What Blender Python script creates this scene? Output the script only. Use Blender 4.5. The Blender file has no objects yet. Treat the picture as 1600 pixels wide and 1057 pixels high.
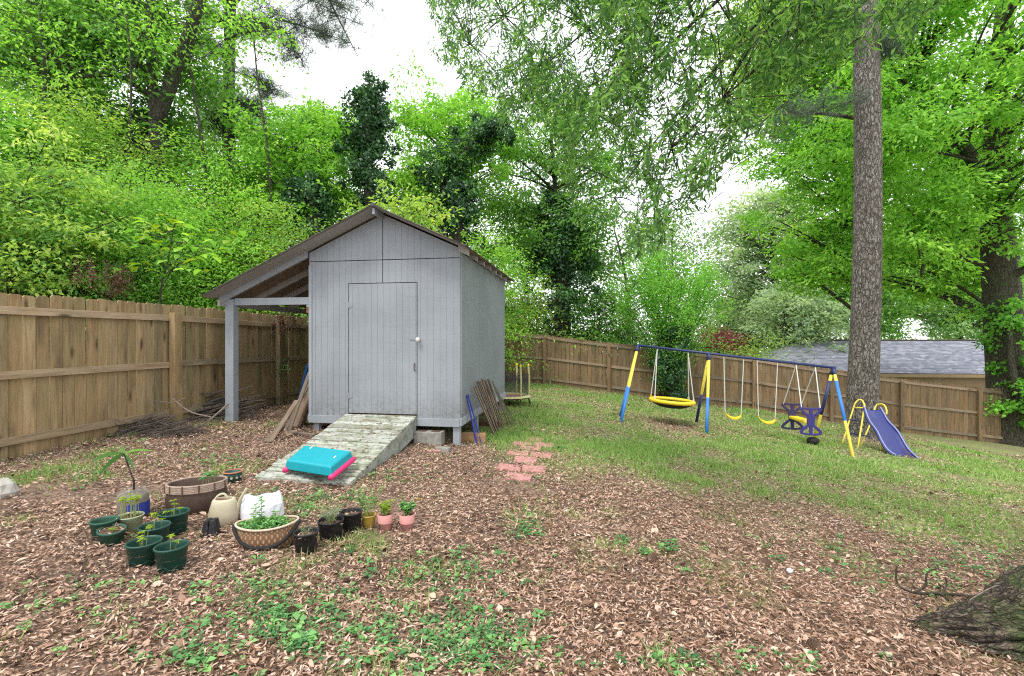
import bpy, math, random
import numpy as np
from mathutils import Vector, Matrix

# ------------------------------------------------------------------ camera, world, sun, exposure
SC = bpy.context.scene
COL = SC.collection
F = 755.0            # focal length in photo pixels (1600 wide)
CZ = 1.5             # lens height above datum
cam_d = bpy.data.cameras.new("camera"); cam_d.sensor_width = 36; cam_d.lens = F / 1600 * 36
cam_d.clip_end = 600; cam_d.clip_start = 0.05; cam_d.shift_y = 0.0009
cam = bpy.data.objects.new("camera", cam_d); COL.objects.link(cam)
cam.location = (0, 0, CZ); cam.rotation_euler = (math.radians(90), 0, 0)
SC.camera = cam

SUN_EL, SUN_AZ = math.radians(62), math.radians(215)     # azimuth clockwise from +Y: behind the camera, to the left
w = bpy.data.worlds.new("World"); SC.world = w; w.use_nodes = True
nt = w.node_tree; nt.nodes.clear()
sky = nt.nodes.new("ShaderNodeTexSky"); sky.sky_type = 'NISHITA'; sky.sun_disc = False
sky.sun_elevation = SUN_EL; sky.sun_rotation = SUN_AZ; sky.air_density = 1.0; sky.dust_density = 4.0
mixw = nt.nodes.new("ShaderNodeMix"); mixw.data_type = 'RGBA'; mixw.inputs[0].default_value = 0.86
mixw.inputs[7].default_value = (10.0, 10.15, 10.3, 1)      # bright even overcast
bgw = nt.nodes.new("ShaderNodeBackground"); bgw.inputs[1].default_value = 0.12
ow = nt.nodes.new("ShaderNodeOutputWorld")
nt.links.new(sky.outputs[0], mixw.inputs[6]); nt.links.new(mixw.outputs[2], bgw.inputs[0]); nt.links.new(bgw.outputs[0], ow.inputs[0])
sun_d = bpy.data.lights.new("sun", 'SUN'); sun_d.energy = 1.5; sun_d.angle = math.radians(14); sun_d.color = (1, .97, .9)
sun = bpy.data.objects.new("sun", sun_d); COL.objects.link(sun)
sdir = Vector((math.sin(SUN_AZ) * math.cos(SUN_EL), math.cos(SUN_AZ) * math.cos(SUN_EL), math.sin(SUN_EL)))
sun.rotation_euler = sdir.to_track_quat('Z', 'Y').to_euler()
SC.view_settings.view_transform = 'Standard'; SC.view_settings.look = 'None'
SC.view_settings.exposure = 0.76; SC.view_settings.gamma = 1.0; SC.view_settings.use_curve_mapping = False
SC.render.engine = 'CYCLES'
cy = SC.cycles
cy.max_bounces = 9; cy.diffuse_bounces = 7; cy.glossy_bounces = 3; cy.transmission_bounces = 5; cy.transparent_max_bounces = 8
cy.use_denoising = False; cy.pixel_filter_type = 'BLACKMAN_HARRIS'; cy.filter_width = 1.15

R = random.Random(11)
RN = np.random.default_rng(7)

# ------------------------------------------------------------------ terrain
_fx = np.array([-40, -12, -5.65, -5.2, -3.0, -0.8, 1.25, 3.7, 8.8, 11.4, 13.7, 16.2, 24, 40, 90.])
_fz = np.array([-1.2, -1.22, -1.32, -1.31, -1.44, -1.60, -1.72, -2.02, -2.56, -2.96, -3.28, -3.55, -4.3, -5.0, -5.5])
def _hash(ix, iy, s):
    v = np.sin(ix * 127.1 + iy * 311.7 + s * 74.7) * 43758.5453
    return v - np.floor(v)
def noise2(x, y, s=0):
    x = np.asarray(x, float); y = np.asarray(y, float)
    ix, iy = np.floor(x), np.floor(y); fx, fy = x - ix, y - iy
    fx = fx * fx * (3 - 2 * fx); fy = fy * fy * (3 - 2 * fy)
    a, b = _hash(ix, iy, s), _hash(ix + 1, iy, s); c, d = _hash(ix, iy + 1, s), _hash(ix + 1, iy + 1, s)
    return (a * (1 - fx) + b * fx) * (1 - fy) + (c * (1 - fx) + d * fx) * fy
def fbm(x, y, s=0): return .55 * noise2(x, y, s) + .3 * noise2(x * 2.1, y * 2.1, s + 3) + .15 * noise2(x * 4.3, y * 4.3, s + 7)
def sstep(a, b, x):
    t = np.clip((x - a) / (b - a), 0, 1); return t * t * (3 - 2 * t)
def fence_x(y): return -6.38 + .16 * y
def fence_y(x): return 18.64 - .1137 * x
def ground(x, y):
    x = np.asarray(x, float); y = np.asarray(y, float)
    z = CZ + np.interp(x, _fx, _fz)
    z = z + .05 * (fbm(x * .8, y * .8, 2) - .5) * sstep(0, 2, np.hypot(x - 1, y))
    d = np.clip(fence_x(y) - 1.2 - x, 0, 40)            # bank behind the left fence
    z = z + 6.5 * (1 - np.exp(-d / 14)) * sstep(-6, 2, y)
    d2 = np.clip(y - fence_y(x) - 1.5, 0, 90)            # beyond the back fence
    z = z + .06 * d2 * sstep(18, -4, x) - .012 * d2 * sstep(-4, 18, x)
    return z
def gz(x, y): return float(ground(x, y))
def P(px, py, Y): return Vector(((px - 800) / F * Y, Y, CZ + (530 - py) / F * Y))
def GP(px, py):
    """point of the ground seen at a photo pixel"""
    Y = 1.0
    for i in range(3000):
        X = (px - 800) / F * Y; z = CZ + (530 - py) / F * Y
        if z <= gz(X, Y): break
        Y += .01
    return Vector((X, Y, gz(X, Y)))
def grassy(x, y):
    n = fbm(x * .9, y * .9, 5)
    m = sstep(-.9, 1.8, y - (6.7 - .62 * x + .25 * np.maximum(0, x - 2)) + 4.6 * (n - .5)) * sstep(-1.9, -.5, x + .6 * (n - .5))
    m = m * (.62 + .38 * sstep(.36, .58, fbm(x * 1.7 + 3, y * 1.7, 17)))
    m = m * (1 - .8 * np.exp(-(((x - 3.7) / 1.1) ** 2 + ((y - 11.2) / .9) ** 2)))
    m = m * (1 - .75 * np.exp(-(((x - 9.6) / 1.6) ** 2 + ((y - 12.7) / 1.4) ** 2)))
    patch = sstep(.62, .72, fbm(x * 1.3 + 9, y * 1.3, 21)) * .32
    return np.clip(np.maximum(m, patch), 0, 1)

# ------------------------------------------------------------------ node helpers
class NT:
    def __init__(s, name):
        s.m = bpy.data.materials.new(name); s.m.use_nodes = True; s.t = s.m.node_tree; s.t.nodes.clear()
        s.out = s.t.nodes.new("ShaderNodeOutputMaterial")
    def n(s, typ, ins=None, **kw):
        nd = s.t.nodes.new(typ)
        for k, v in kw.items(): setattr(nd, k, v)
        for k, v in (ins or {}).items():
            sock = nd.inputs[k]
            if isinstance(v, bpy.types.NodeSocket): s.t.links.new(v, sock)
            else: sock.default_value = v
        return nd
    def coord(s, kind='Object', scale=(1, 1, 1), rot=(0, 0, 0), off=None):
        c = s.n("ShaderNodeTexCoord").outputs[kind]
        if off is not None: c = s.n("ShaderNodeVectorMath", {0: c, 1: off}, operation='ADD').outputs[0]
        return s.n("ShaderNodeMapping", {'Vector': c, 'Scale': scale, 'Rotation': rot}).outputs[0]
    def noise(s, vec, scale=5, detail=4, rough=.55, dist=0):
        return s.n("ShaderNodeTexNoise", {'Vector': vec, 'Scale': scale, 'Detail': detail, 'Roughness': rough, 'Distortion': dist}).outputs[0]
    def ramp(s, fac, stops):
        nd = s.n("ShaderNodeValToRGB", {0: fac}); cr = nd.color_ramp
        while len(cr.elements) < len(stops): cr.elements.new(.5)
        for e, (p, c) in zip(cr.elements, stops):
            e.position = p; e.color = tuple(c) + (1,) if len(c) == 3 else c
        return nd.outputs[0]
    def rmap(s, fac, a, b, c=0, d=1):
        return s.n("ShaderNodeMapRange", {0: fac, 1: a, 2: b, 3: c, 4: d}).outputs[0]
    def mix(s, fac, a, b, mode='MIX'):
        nd = s.n("ShaderNodeMix", data_type='RGBA', blend_type=mode)
        for k, v in ((0, fac), (6, a), (7, b)):
            if isinstance(v, bpy.types.NodeSocket): s.t.links.new(v, nd.inputs[k])
            else: nd.inputs[k].default_value = v if k == 0 else (tuple(v) + (1,) if len(v) == 3 else v)
        return nd.outputs[2]
    def math(s, op, a, b=0.0): return s.n("ShaderNodeMath", {0: a, 1: b}, operation=op).outputs[0]
    def bump(s, h, strength=.4, dist=.01): return s.n("ShaderNodeBump", {'Height': h, 'Strength': strength, 'Distance': dist}).outputs[0]
    def rnd(s): return s.n("ShaderNodeObjectInfo").outputs['Random']
    def bsdf(s, col, rough=.7, metal=0, normal=None, **kw):
        ins = {'Base Color': col if isinstance(col, bpy.types.NodeSocket) else tuple(col) + (1,), 'Roughness': rough, 'Metallic': metal}
        if normal is not None: ins['Normal'] = normal
        ins.update(kw)
        b = s.n("ShaderNodeBsdfPrincipled", ins); return b.outputs[0]
    def done(s, sh): s.t.links.new(sh, s.out.inputs[0]); return s.m

def plastic(name, col, rough=.4, dirt=.25, dirtcol=(.12, .09, .06), scale=9):
    t = NT(name); v = t.coord()
    n = t.noise(v, scale, 5, .65); n2 = t.noise(v, 60, 2)
    c = t.mix(t.rmap(n, .5, .75, 0, dirt), col, dirtcol)
    c = t.mix(.12, c, t.ramp(n2, [(0, (0, 0, 0)), (1, (1, 1, 1))]), 'OVERLAY')
    return t.done(t.bsdf(c, t.rmap(n, .3, .7, rough, min(1, rough + .3)), 0, t.bump(n2, .08, .002)))
def metalm(name, col, rough=.35, metal=.0):
    return plastic(name, col, rough, .18)

def wood(name, stops, grain_axis='Z', tint=None, tintamt=.35, knots=True, rough=.85, mossy=None):
    t = NT(name)
    o = t.n("ShaderNodeVectorMath", {0: t.n("ShaderNodeCombineXYZ", {0: t.rnd(), 1: t.rnd(), 2: t.rnd()}).outputs[0], 1: (37, 53, 91)}, operation='MULTIPLY').outputs[0]
    sc = {'X': (1.2, 16, 16), 'Y': (16, 1.2, 16), 'Z': (16, 16, 1.2)}[grain_axis]
    v = t.coord('Object', sc, off=o)
    g = t.noise(v, 1.6, 6, .62, .6); g2 = t.noise(v, 7, 3, .6)
    c = t.ramp(g, stops)
    v2 = t.coord('Object', off=o)
    b = t.noise(v2, 2.2, 3, .6)
    if tint: c = t.mix(t.rmap(b, .42, .68, 0, tintamt), c, tint)
    var = t.ramp(t.rnd(), [(0, (.56, .60, .60)), (.3, (.98, .94, .86)), (.5, (.72, .72, .70)), (.75, (.86, .78, .66)), (1, (1.12, 1.06, 1.0))])
    c = t.mix(.85, c, var, 'MULTIPLY')
    if knots:
        ks = {'X': (.34, .01, 1.2), 'Y': (.01, .34, 1.2), 'Z': (1.2, .01, .34)}[grain_axis]
        vk = t.coord('Object', tuple(k * 5 for k in ks), off=o)
        kd = t.n("ShaderNodeTexVoronoi", {'Vector': vk, 'Scale': 1.0, 'Randomness': 1.0}).outputs['Distance']
        c = t.mix(t.rmap(kd, .07, .20, .85, 0), c, (.055, .032, .016))
        streak = t.noise(t.coord('Object', tuple(k * 3.0 for k in ks), off=o), 1.0, 3, .5)
        c = t.mix(t.rmap(streak, .54, .70, 0, .62), c, (.07, .05, .03))
    c = t.mix(t.rmap(g2, .55, .75, 0, .35), c, (.06, .04, .025))
    if mossy: c = t.mix(t.rmap(t.noise(v2, 5, 5, .7), .52, .66, 0, mossy), c, (.05, .09, .02))
    h = t.math('ADD', g, t.math('MULTIPLY', g2, .5))
    return t.done(t.bsdf(c, rough, 0, t.bump(h, .5, .004)))

def leafm(name, stops, trans=.5, rough=.55, spec=.35, gain=1.0):
    t = NT(name); stops = [(p, tuple(min(.85, k * gain * (q if gain != 1.0 else 1)) for k, q in zip(c, (1.12, 1.0, 1.5)))) for p, c in stops]
    a = t.n("ShaderNodeAttribute", attribute_name='rnd').outputs['Fac']
    c = t.ramp(a, stops)
    tc = t.mix(1.0, c, (1.25, 1.25, .70), 'MULTIPLY')
    b = t.bsdf(c, rough, **{'Specular IOR Level': spec})
    tr = t.n("ShaderNodeBsdfTranslucent", {0: tc}).outputs[0]
    return t.done(t.n("ShaderNodeMixShader", {0: trans, 1: b, 2: tr}).outputs[0])

def bark(name, c0, c1, c2, scale=1, moss=0.0, zs=.35, xs=1.0):
    t = NT(name); v = t.coord('Object', (scale * xs, scale, scale * zs))
    def warp(vec, sc, amt):
        col = t.n("ShaderNodeTexNoise", {'Vector': vec, 'Scale': sc, 'Detail': 4.0}).outputs[1]
        off = t.n("ShaderNodeVectorMath", {0: col, 1: (amt, amt, amt)}, operation='MULTIPLY').outputs[0]
        return t.n("ShaderNodeVectorMath", {0: vec, 1: off}, operation='ADD').outputs[0]
    a = warp(v, 6, .22); b = warp(v, 14, .10)
    v1 = t.n("ShaderNodeTexVoronoi", {'Vector': a, 'Scale': 13.0}, feature='DISTANCE_TO_EDGE').outputs[0]
    v2 = t.n("ShaderNodeTexVoronoi", {'Vector': b, 'Scale': 30.0}, feature='DISTANCE_TO_EDGE').outputs[0]
    cell = t.n("ShaderNodeSeparateColor", {0: t.n("ShaderNodeTexVoronoi", {'Vector': b, 'Scale': 30.0}).outputs['Color']}).outputs[0]
    fis = t.rmap(v1, .0, .13, 0, 1); f2 = t.rmap(v2, 0, .10, 0, 1)
    fine = t.noise(v, 45, 5, .7); blotch = t.noise(t.coord('Object'), 2.2, 4, .6)
    c = t.ramp(t.math('ADD', t.math('MULTIPLY', fine, .6), t.math('MULTIPLY', cell, .4)), [(.25, c0), (.5, c1), (.75, c2)])
    c = t.mix(t.rmap(blotch, .45, .7, 0, .45), c, c2)
    dark = tuple(k * .30 for k in c0)
    c = t.mix(t.rmap(f2, 0, 1, .55, 0), c, dark); c = t.mix(t.rmap(fis, 0, 1, .85, 0), c, dark)
    if moss: c = t.mix(t.rmap(t.noise(t.coord('Object'), 5, 6, .7), .48, .62, 0, moss), c, (.075, .105, .03))
    h = t.math('ADD', t.math('ADD', fis, t.math('MULTIPLY', f2, .5)), t.math('MULTIPLY', fine, .35))
    return t.done(t.bsdf(c, .95, 0, t.bump(h, 1.0, .03 / scale)))

# ------------------------------------------------------------------ materials
def make_ground_mat():
    t = NT("ground_soil")
    v = t.coord('Object')
    g = t.n("ShaderNodeAttribute", attribute_name='grassy').outputs['Fac']
    n1 = t.noise(v, 1.3, 5, .6); n2 = t.noise(v, 38, 4, .7); n3 = t.noise(v, 9, 4, .6)
    soil = t.ramp(n3, [(.3, (.05, .034, .023)), (.55, (.095, .065, .044)), (.8, (.15, .10, .07))])
    vo = t.n("ShaderNodeTexVoronoi", {'Vector': v, 'Scale': 60.0, 'Randomness': 1.0})
    lit = t.ramp(t.n("ShaderNodeSeparateColor", {0: vo.outputs['Color']}).outputs[0], [(0, (.06, .036, .024)), (.3, (.20, .125, .085)), (.7, (.42, .29, .215)), (1, (.20, .12, .08))])
    lm = t.rmap(t.math('ADD', n2, t.math('MULTIPLY', n1, .6)), .62, .85, 0, 1)
    c = t.mix(t.math('MULTIPLY', lm, .8), soil, lit)
    gr = t.ramp(t.noise(v, 55, 3, .7), [(.3, (.10, .19, .035)), (.55, (.24, .33, .085)), (.8, (.40, .42, .19))])
    gm = t.math('MULTIPLY', g, t.rmap(t.noise(v, 7, 4, .7), .36, .6, .1, .95))
    c = t.mix(gm, c, gr)
    return t.done(t.bsdf(c, .95, 0, t.bump(t.math('ADD', n2, n3), .8, .02)))
M = {}
M['ground'] = make_ground_mat()
M['fence'] = wood("fence_pine_boards", [(.25, (.19, .12, .06)), (.5, (.37, .265, .145)), (.75, (.48, .37, .22))], 'Z', (.23, .25, .12), .34)
M['fence_rail'] = wood("fence_rail_pine", [(.25, (.21, .155, .09)), (.5, (.38, .29, .19)), (.75, (.50, .40, .28))], 'X', (.30, .27, .2), .3)
M['fence_b'] = wood("back_fence_boards", [(.25, (.13, .078, .040)), (.5, (.25, .16, .088)), (.75, (.35, .24, .145))], 'Z', (.25, .22, .15), .4)
M['fence_b_rail'] = wood("back_fence_rail", [(.25, (.20, .14, .09)), (.5, (.32, .24, .17)), (.75, (.42, .33, .25))], 'X', (.30, .27, .22), .5)
M['plank'] = wood("weathered_plank", [(.25, (.12, .085, .06)), (.5, (.22, .16, .12)), (.75, (.33, .26, .205))], 'Z', (.30, .28, .25), .5)
M['lumber'] = wood("new_lumber", [(.25, (.28, .16, .08)), (.5, (.42, .26, .13)), (.75, (.5, .34, .19))], 'X', None, 0, False)
M['ply'] = wood("roof_deck_plywood", [(.25, (.18, .12, .08)), (.5, (.32, .23, .16)), (.75, (.46, .37, .28))], 'X', (.22, .17, .13), .5, False)

def paint(name, col, grid=True, moss=0, worn=.25, wornc=(.16, .15, .14)):
    t = NT(name); v = t.coord('Object')
    b = t.noise(v, 1.4, 5, .6); f = t.noise(v, 26, 5, .7)
    vert = t.noise(t.coord('Object', (14, 14, 1.1)), 1.5, 4, .6)
    c = t.mix(t.rmap(b, .38, .66, 0, .55), col, tuple(k * .74 for k in col))
    big = t.noise(t.coord('Object', (1, 1, .5)), .9, 3, .6); c = t.mix(t.rmap(big, .5, .72, 0, .4), c, tuple(min(1, k * 1.28) for k in col))
    c = t.mix(t.rmap(vert, .54, .74, 0, .24), c, tuple(k * .62 for k in col))
    if grid:
        hz = t.noise(t.coord('Object', (.5, .5, 22)), 1.6, 3, .6)
        c = t.mix(t.rmap(hz, .56, .68, 0, .22), c, tuple(k * .6 for k in col))
    c = t.mix(t.rmap(f, .64, .76, 0, worn), c, wornc)
    if moss: c = t.mix(t.rmap(t.noise(v, 6, 5, .7), .50, .62, 0, moss), c, (.10, .12, .04))
    if grid:   # mud splashed up on the lowest boards
        z = t.n("ShaderNodeSeparateXYZ", {0: t.n("ShaderNodeTexCoord").outputs['Object']}).outputs[2]
        low = t.math('MULTIPLY', t.rmap(z, .30, .75, 1, 0), t.rmap(t.noise(v, 18, 5, .75), .42, .62, 0, 1)); c = t.mix(t.math('MULTIPLY', low, .55), c, (.13, .115, .075))
        nails = t.n("ShaderNodeTexVoronoi", {'Vector': t.coord('Object', (4.9, 4.9, 3.3)), 'Scale': 1.0, 'Randomness': .25}).outputs['Distance']
        c = t.mix(t.rmap(nails, .022, .034, .75, 0), c, (.07, .05, .04))
    return t.done(t.bsdf(c, .72, 0, t.bump(t.math('ADD', f, vert), .25, .003)))
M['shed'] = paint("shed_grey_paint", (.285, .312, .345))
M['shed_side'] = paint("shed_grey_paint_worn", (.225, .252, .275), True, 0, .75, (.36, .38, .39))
M['trim'] = paint("grey_trim_paint", (.32, .35, .385), False, .12)
M['soffit'] = paint("soffit_paint", (.36, .345, .33), False, 0, .5, (.2, .14, .1))
def ramp_mat():
    t = NT("ramp_peeling_paint"); v = t.coord('Object', off=t.n("ShaderNodeVectorMath", {0: t.n("ShaderNodeCombineXYZ", {0: t.rnd(), 1: t.rnd(), 2: t.rnd()}).outputs[0], 1: (17, 23, 31)}, operation='MULTIPLY').outputs[0])
    st = t.noise(t.coord('Object', (1.6, 9, 9), off=t.rnd()), 2.5, 5, .7); f = t.noise(v, 11, 6, .75); b = t.noise(v, 3, 4, .6)
    c = t.mix(t.rmap(b, .3, .7, 0, .5), (.50, .53, .50), (.36, .38, .34))
    tone = t.ramp(t.rnd(), [(0, (.62, .60, .52)), (.4, (1, 1, 1)), (.7, (.80, .80, .70)), (1, (1.1, 1.1, 1.08))]); c = t.mix(1.0, c, tone, 'MULTIPLY')
    c = t.mix(t.rmap(st, .52, .64, 0, .85), c, (.17, .13, .095))
    c = t.mix(t.rmap(f, .51, .63, 0, .92), c, (.085, .075, .035))
    c = t.mix(t.rmap(t.noise(v, 5, 5, .7), .50, .66, 0, .75), c, (.13, .15, .05))
    return t.done(t.bsdf(c, .85, 0, t.bump(t.math('ADD', f, st), .6, .004)))
M['ramp'] = ramp_mat()
M['ramp_side'] = paint("ramp_side_paint", (.32, .34, .32), False, .6)
def shingle_mat(name, a, b, cc, ux=4.0, uy=9.0):
    t = NT(name); v = t.coord('Object')
    br = t.n("ShaderNodeTexVoronoi", {'Vector': t.coord('Object', (ux, uy, uy)), 'Scale': 1.0}).outputs['Color']
    s = t.n("ShaderNodeSeparateColor", {0: br}).outputs[0]
    c = t.ramp(s, [(0, a), (.5, b), (1, cc)])
    f = t.noise(v, 60, 3, .7)
    c = t.mix(t.rmap(f, .5, .75, 0, .4), c, cc)
    return t.done(t.bsdf(c, .95, 0, t.bump(f, .5, .004)))
M['shingle'] = shingle_mat("shed_shingles", (.05, .045, .042), (.09, .08, .075), (.15, .135, .12))
M['shingle_house'] = shingle_mat("house_shingles", (.115, .12, .155), (.17, .175, .22), (.26, .265, .32), 3.2, 6)
def dir_mat(name, c0, c1, sc=14, bumpd=.01, rough=.95):
    t = NT(name); v = t.coord('Object'); n = t.noise(v, sc, 6, .7)
    return t.done(t.bsdf(t.ramp(n, [(.3, c0), (.7, c1)]), rough, 0, t.bump(n, .7, bumpd)))
M['concrete'] = dir_mat("concrete", (.17, .16, .14), (.36, .35, .32), 12)
M['paver'] = dir_mat("pink_paver", (.34, .145, .13), (.58, .30, .285), 22, .003)
M['soil'] = dir_mat("potting_soil", (.035, .022, .014), (.16, .10, .065), 60, .01)
M['stone'] = dir_mat("pale_stone", (.25, .23, .2), (.5, .48, .44), 9)
M['tan'] = dir_mat("tan_wall", (.24, .17, .10), (.33, .24, .15), 3, .002)
M['brickred'] = dir_mat("red_clay", (.25, .09, .05), (.4, .17, .1), 20, .003)
M['bark_pine'] = bark("pine_bark", (.13, .105, .088), (.22, .19, .165), (.36, .335, .31), 1.05, .12)
M['bark_dark'] = bark("dark_bark", (.05, .042, .032), (.095, .08, .062), (.15, .135, .11), 1.6, .45)
M['bark_oak'] = bark("oak_bark", (.05, .04, .03), (.10, .083, .062), (.17, .15, .12), 1.5, .6, .3)
M['bark_root'] = bark("mossy_root_bark", (.055, .038, .027), (.105, .075, .053), (.20, .16, .125), 1.7, .9, 1.1, .22)
M['bark_grey'] = bark("grey_bark", (.12, .105, .09), (.19, .175, .155), (.28, .26, .24), 1.6, .2)
M['twig'] = dir_mat("dry_twigs", (.09, .065, .05), (.30, .25, .21), 25, .004)
M['cone'] = dir_mat('pine_cone_scales', (.10, .06, .04), (.26, .17, .12), 60, .002)
M['twig_mid'] = dir_mat('brush_twigs', (.045, .034, .027), (.19, .155, .13), 25, .004)
M['twig_dark'] = dir_mat("dark_twigs", (.03, .024, .018), (.08, .065, .05), 25, .004)

M['lf_mid'] = leafm("leaf_mid_green", [(0, (.022, .065, .010)), (.5, (.055, .145, .020)), (1, (.12, .25, .035))], gain=2.5)
M['lf_lime'] = leafm("leaf_lime_green", [(0, (.035, .10, .012)), (.5, (.085, .21, .020)), (1, (.17, .32, .035))], gain=2.7)
M['lf_yellow'] = leafm("leaf_yellow_green", [(0, (.030, .075, .012)), (.45, (.085, .17, .022)), (.85, (.19, .28, .04)), (1, (.34, .33, .08))], gain=2.75)
M['lf_dark'] = leafm("ivy_dark_green", [(0, (.008, .026, .008)), (.6, (.020, .060, .014)), (.85, (.050, .13, .022)), (1, (.10, .21, .03))], .22, .4, .5, gain=2.5)
M['lf_oak'] = leafm("willow_oak_leaf", [(0, (.018, .055, .012)), (.5, (.050, .135, .022)), (1, (.13, .26, .04))], .58, .45, .4, gain=2.15)
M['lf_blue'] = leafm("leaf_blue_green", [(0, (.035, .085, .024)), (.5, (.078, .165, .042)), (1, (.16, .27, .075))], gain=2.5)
M['lf_hazed'] = leafm("leaf_far_hazed", [(0, (.09, .15, .085)), (.5, (.16, .255, .10)), (1, (.26, .35, .15))], gain=1.9)  # haze over distant trees is put into these paler leaf tones
M['lf_red'] = leafm("maple_red_leaf", [(0, (.06, .02, .02)), (.6, (.16, .045, .045)), (1, (.28, .10, .09))], gain=1.8)
M['lf_priv'] = leafm("privet_leaf", [(0, (.028, .085, .010)), (.5, (.065, .18, .018)), (1, (.14, .29, .035))], gain=2.9)
M['needle'] = leafm("pine_needles", [(0, (.035, .065, .045)), (.5, (.07, .115, .075)), (1, (.12, .17, .11))], .2)
M['lf_dead'] = leafm("dead_vine_leaf", [(0, (.06, .025, .015)), (.5, (.15, .07, .045)), (1, (.27, .15, .10))], .2)
M['litter'] = leafm("fallen_leaf", [(0, (.035, .022, .015)), (.22, (.14, .080, .052)), (.48, (.40, .245, .175)), (.80, (.64, .455, .355)), (.97, (.66, .53, .44)), (1, (.45, .25, .06))], .12, .75, .25)  # leaf tones spread wider to carry shadow and highlight contrast in the litter
M['straw'] = leafm("pine_straw", [(0, (.10, .04, .02)), (.5, (.28, .125, .065)), (1, (.44, .24, .14))], .1, .7)
M['grass'] = leafm("grass_blade", [(0, (.042, .095, .020)), (.5, (.098, .20, .032)), (.85, (.19, .30, .06)), (1, (.30, .33, .14))], .35, .5, gain=1.95)
M['weed'] = leafm("weed_leaf", [(0, (.030, .095, .025)), (.5, (.07, .20, .045)), (1, (.15, .33, .07))], .35, .45, gain=1.75)
M['seed'] = leafm("seedling_leaf", [(0, (.14, .26, .02)), (.5, (.27, .42, .03)), (1, (.42, .52, .05))], .4, .5)
M['stem_g'] = dir_mat("green_stem", (.22, .28, .07), (.36, .40, .14), 20, .001)
M['silver'] = leafm("lavender_leaf", [(0, (.10, .15, .11)), (.5, (.18, .25, .18)), (1, (.30, .37, .27))], .2)

M['green_pot'] = plastic("dark_green_plastic", (.010, .060, .045), .38, .25, (.06, .08, .06))
M['green_pot_light'] = plastic("faded_green_plastic", (.022, .085, .055), .5, .3, (.10, .12, .08))
M['black_pot'] = plastic("black_plastic", (.010, .010, .013), .5, .4, (.09, .075, .06), 30)
M['cream'] = plastic("cream_plastic", (.50, .45, .32), .5, .35, (.26, .21, .13))
M['palegreen'] = plastic("pale_green_pot", (.36, .42, .27), .6, .5, (.20, .22, .10))
M['terra'] = plastic("pink_clay", (.55, .25, .235), .75, .35, (.30, .13, .11))
M['terra_rim'] = plastic("terracotta_rim", (.42, .17, .11), .7, .3)
M['yellow_pot'] = plastic("ochre_pot", (.50, .36, .06), .6, .4, (.3, .16, .05))
M['white_p'] = plastic("white_plastic_bag", (.74, .77, .82), .35, .1, (.45, .45, .42))
M['blue_p'] = plastic("blue_plastic", (.035, .16, .50), .42, .22, (.08, .12, .2))
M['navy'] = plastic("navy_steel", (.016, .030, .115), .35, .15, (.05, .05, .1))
M['navy2'] = plastic("dark_blue_label", (.02, .04, .30), .4, .1)
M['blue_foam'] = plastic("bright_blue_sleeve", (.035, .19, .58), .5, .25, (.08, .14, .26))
M['blue_shade'] = plastic("royal_blue_pipe", (.02, .04, .30), .4, .15)
M['yellow'] = plastic("yellow_plastic", (.78, .58, .025), .4, .2, (.4, .3, .06))
M['yellow_foam'] = plastic("yellow_sleeve", (.80, .66, .09), .55, .15, (.45, .38, .15))
M['yellow_pale'] = plastic("faded_yellow_post", (.52, .50, .24), .6, .45, (.36, .38, .18))
M['purple'] = plastic("violet_plastic", (.040, .032, .19), .42, .15, (.04, .03, .1))
M['purple_d'] = plastic("deep_violet_plastic", (.030, .022, .10), .42, .15, (.03, .03, .06))
M['slide'] = plastic("blue_violet_slide", (.018, .026, .155), .33, .3, (.11, .11, .26), 5)
M['slide_rim'] = plastic("pale_slide_rim", (.24, .27, .48), .4, .2, (.2, .2, .4))
M['turq'] = plastic("turquoise_plastic", (.004, .33, .41), .36, .10, (.03, .25, .28))
M['pink'] = plastic("hot_pink_plastic", (.70, .03, .17), .38, .1, (.4, .05, .14))
M['rope'] = plastic("white_rope", (.62, .62, .60), .7, .25, (.4, .36, .3))
M['rubber'] = plastic("black_mesh_fabric", (.012, .012, .014), .7, .2)
M['brass'] = plastic("steel_knob", (.62, .60, .55), .25, .1); 
M['rust'] = dir_mat("rusty_iron", (.05, .03, .02), (.14, .075, .04), 30, .002)
def glass_mat():
    t = NT("clear_plastic_jar")
    g = t.bsdf((.55, .55, .52), .08, **{'Alpha': .14, 'Specular IOR Level': .9}); return t.done(g)
M['jar'] = glass_mat()
def mesh_mat():
    t = NT("black_net"); v = t.coord('Object', (160, 160, 160))
    ch = t.n("ShaderNodeTexChecker", {'Vector': v, 'Scale': 1.0}).outputs[1]
    return t.done(t.bsdf((.03, .03, .035), .8, **{'Alpha': t.rmap(ch, 0, 1, .25, .75)}))
M['net'] = mesh_mat()
def wicker_mat(name, a, b, c3, sx, sz):
    t = NT(name); uv = t.n("ShaderNodeTexCoord").outputs['UV']
    br = t.n("ShaderNodeTexBrick", {'Vector': uv, 'Color1': tuple(a) + (1,), 'Color2': tuple(b) + (1,), 'Mortar': tuple(c3) + (1,), 'Scale': 1.0, 'Mortar Size': .012, 'Mortar Smooth': .4, 'Brick Width': sx, 'Row Height': sz})
    n = t.noise(t.coord('Object'), 14, 5, .7)
    c = t.mix(t.rmap(n, .5, .7, 0, .5), br.outputs[0], tuple(k * .5 for k in a))
    return t.done(t.bsdf(c, .8, 0, t.bump(t.math('SUBTRACT', 1.0, br.outputs[1]), .8, .004)))
M['wick_tan'] = wicker_mat("tan_basket_weave", (.40, .24, .135), (.47, .295, .17), (.16, .085, .045), .028, .11)
M['wick_grey'] = wicker_mat("grey_wicker_weave", (.24, .155, .11), (.34, .24, .18), (.06, .035, .025), .018, .05)
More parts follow.
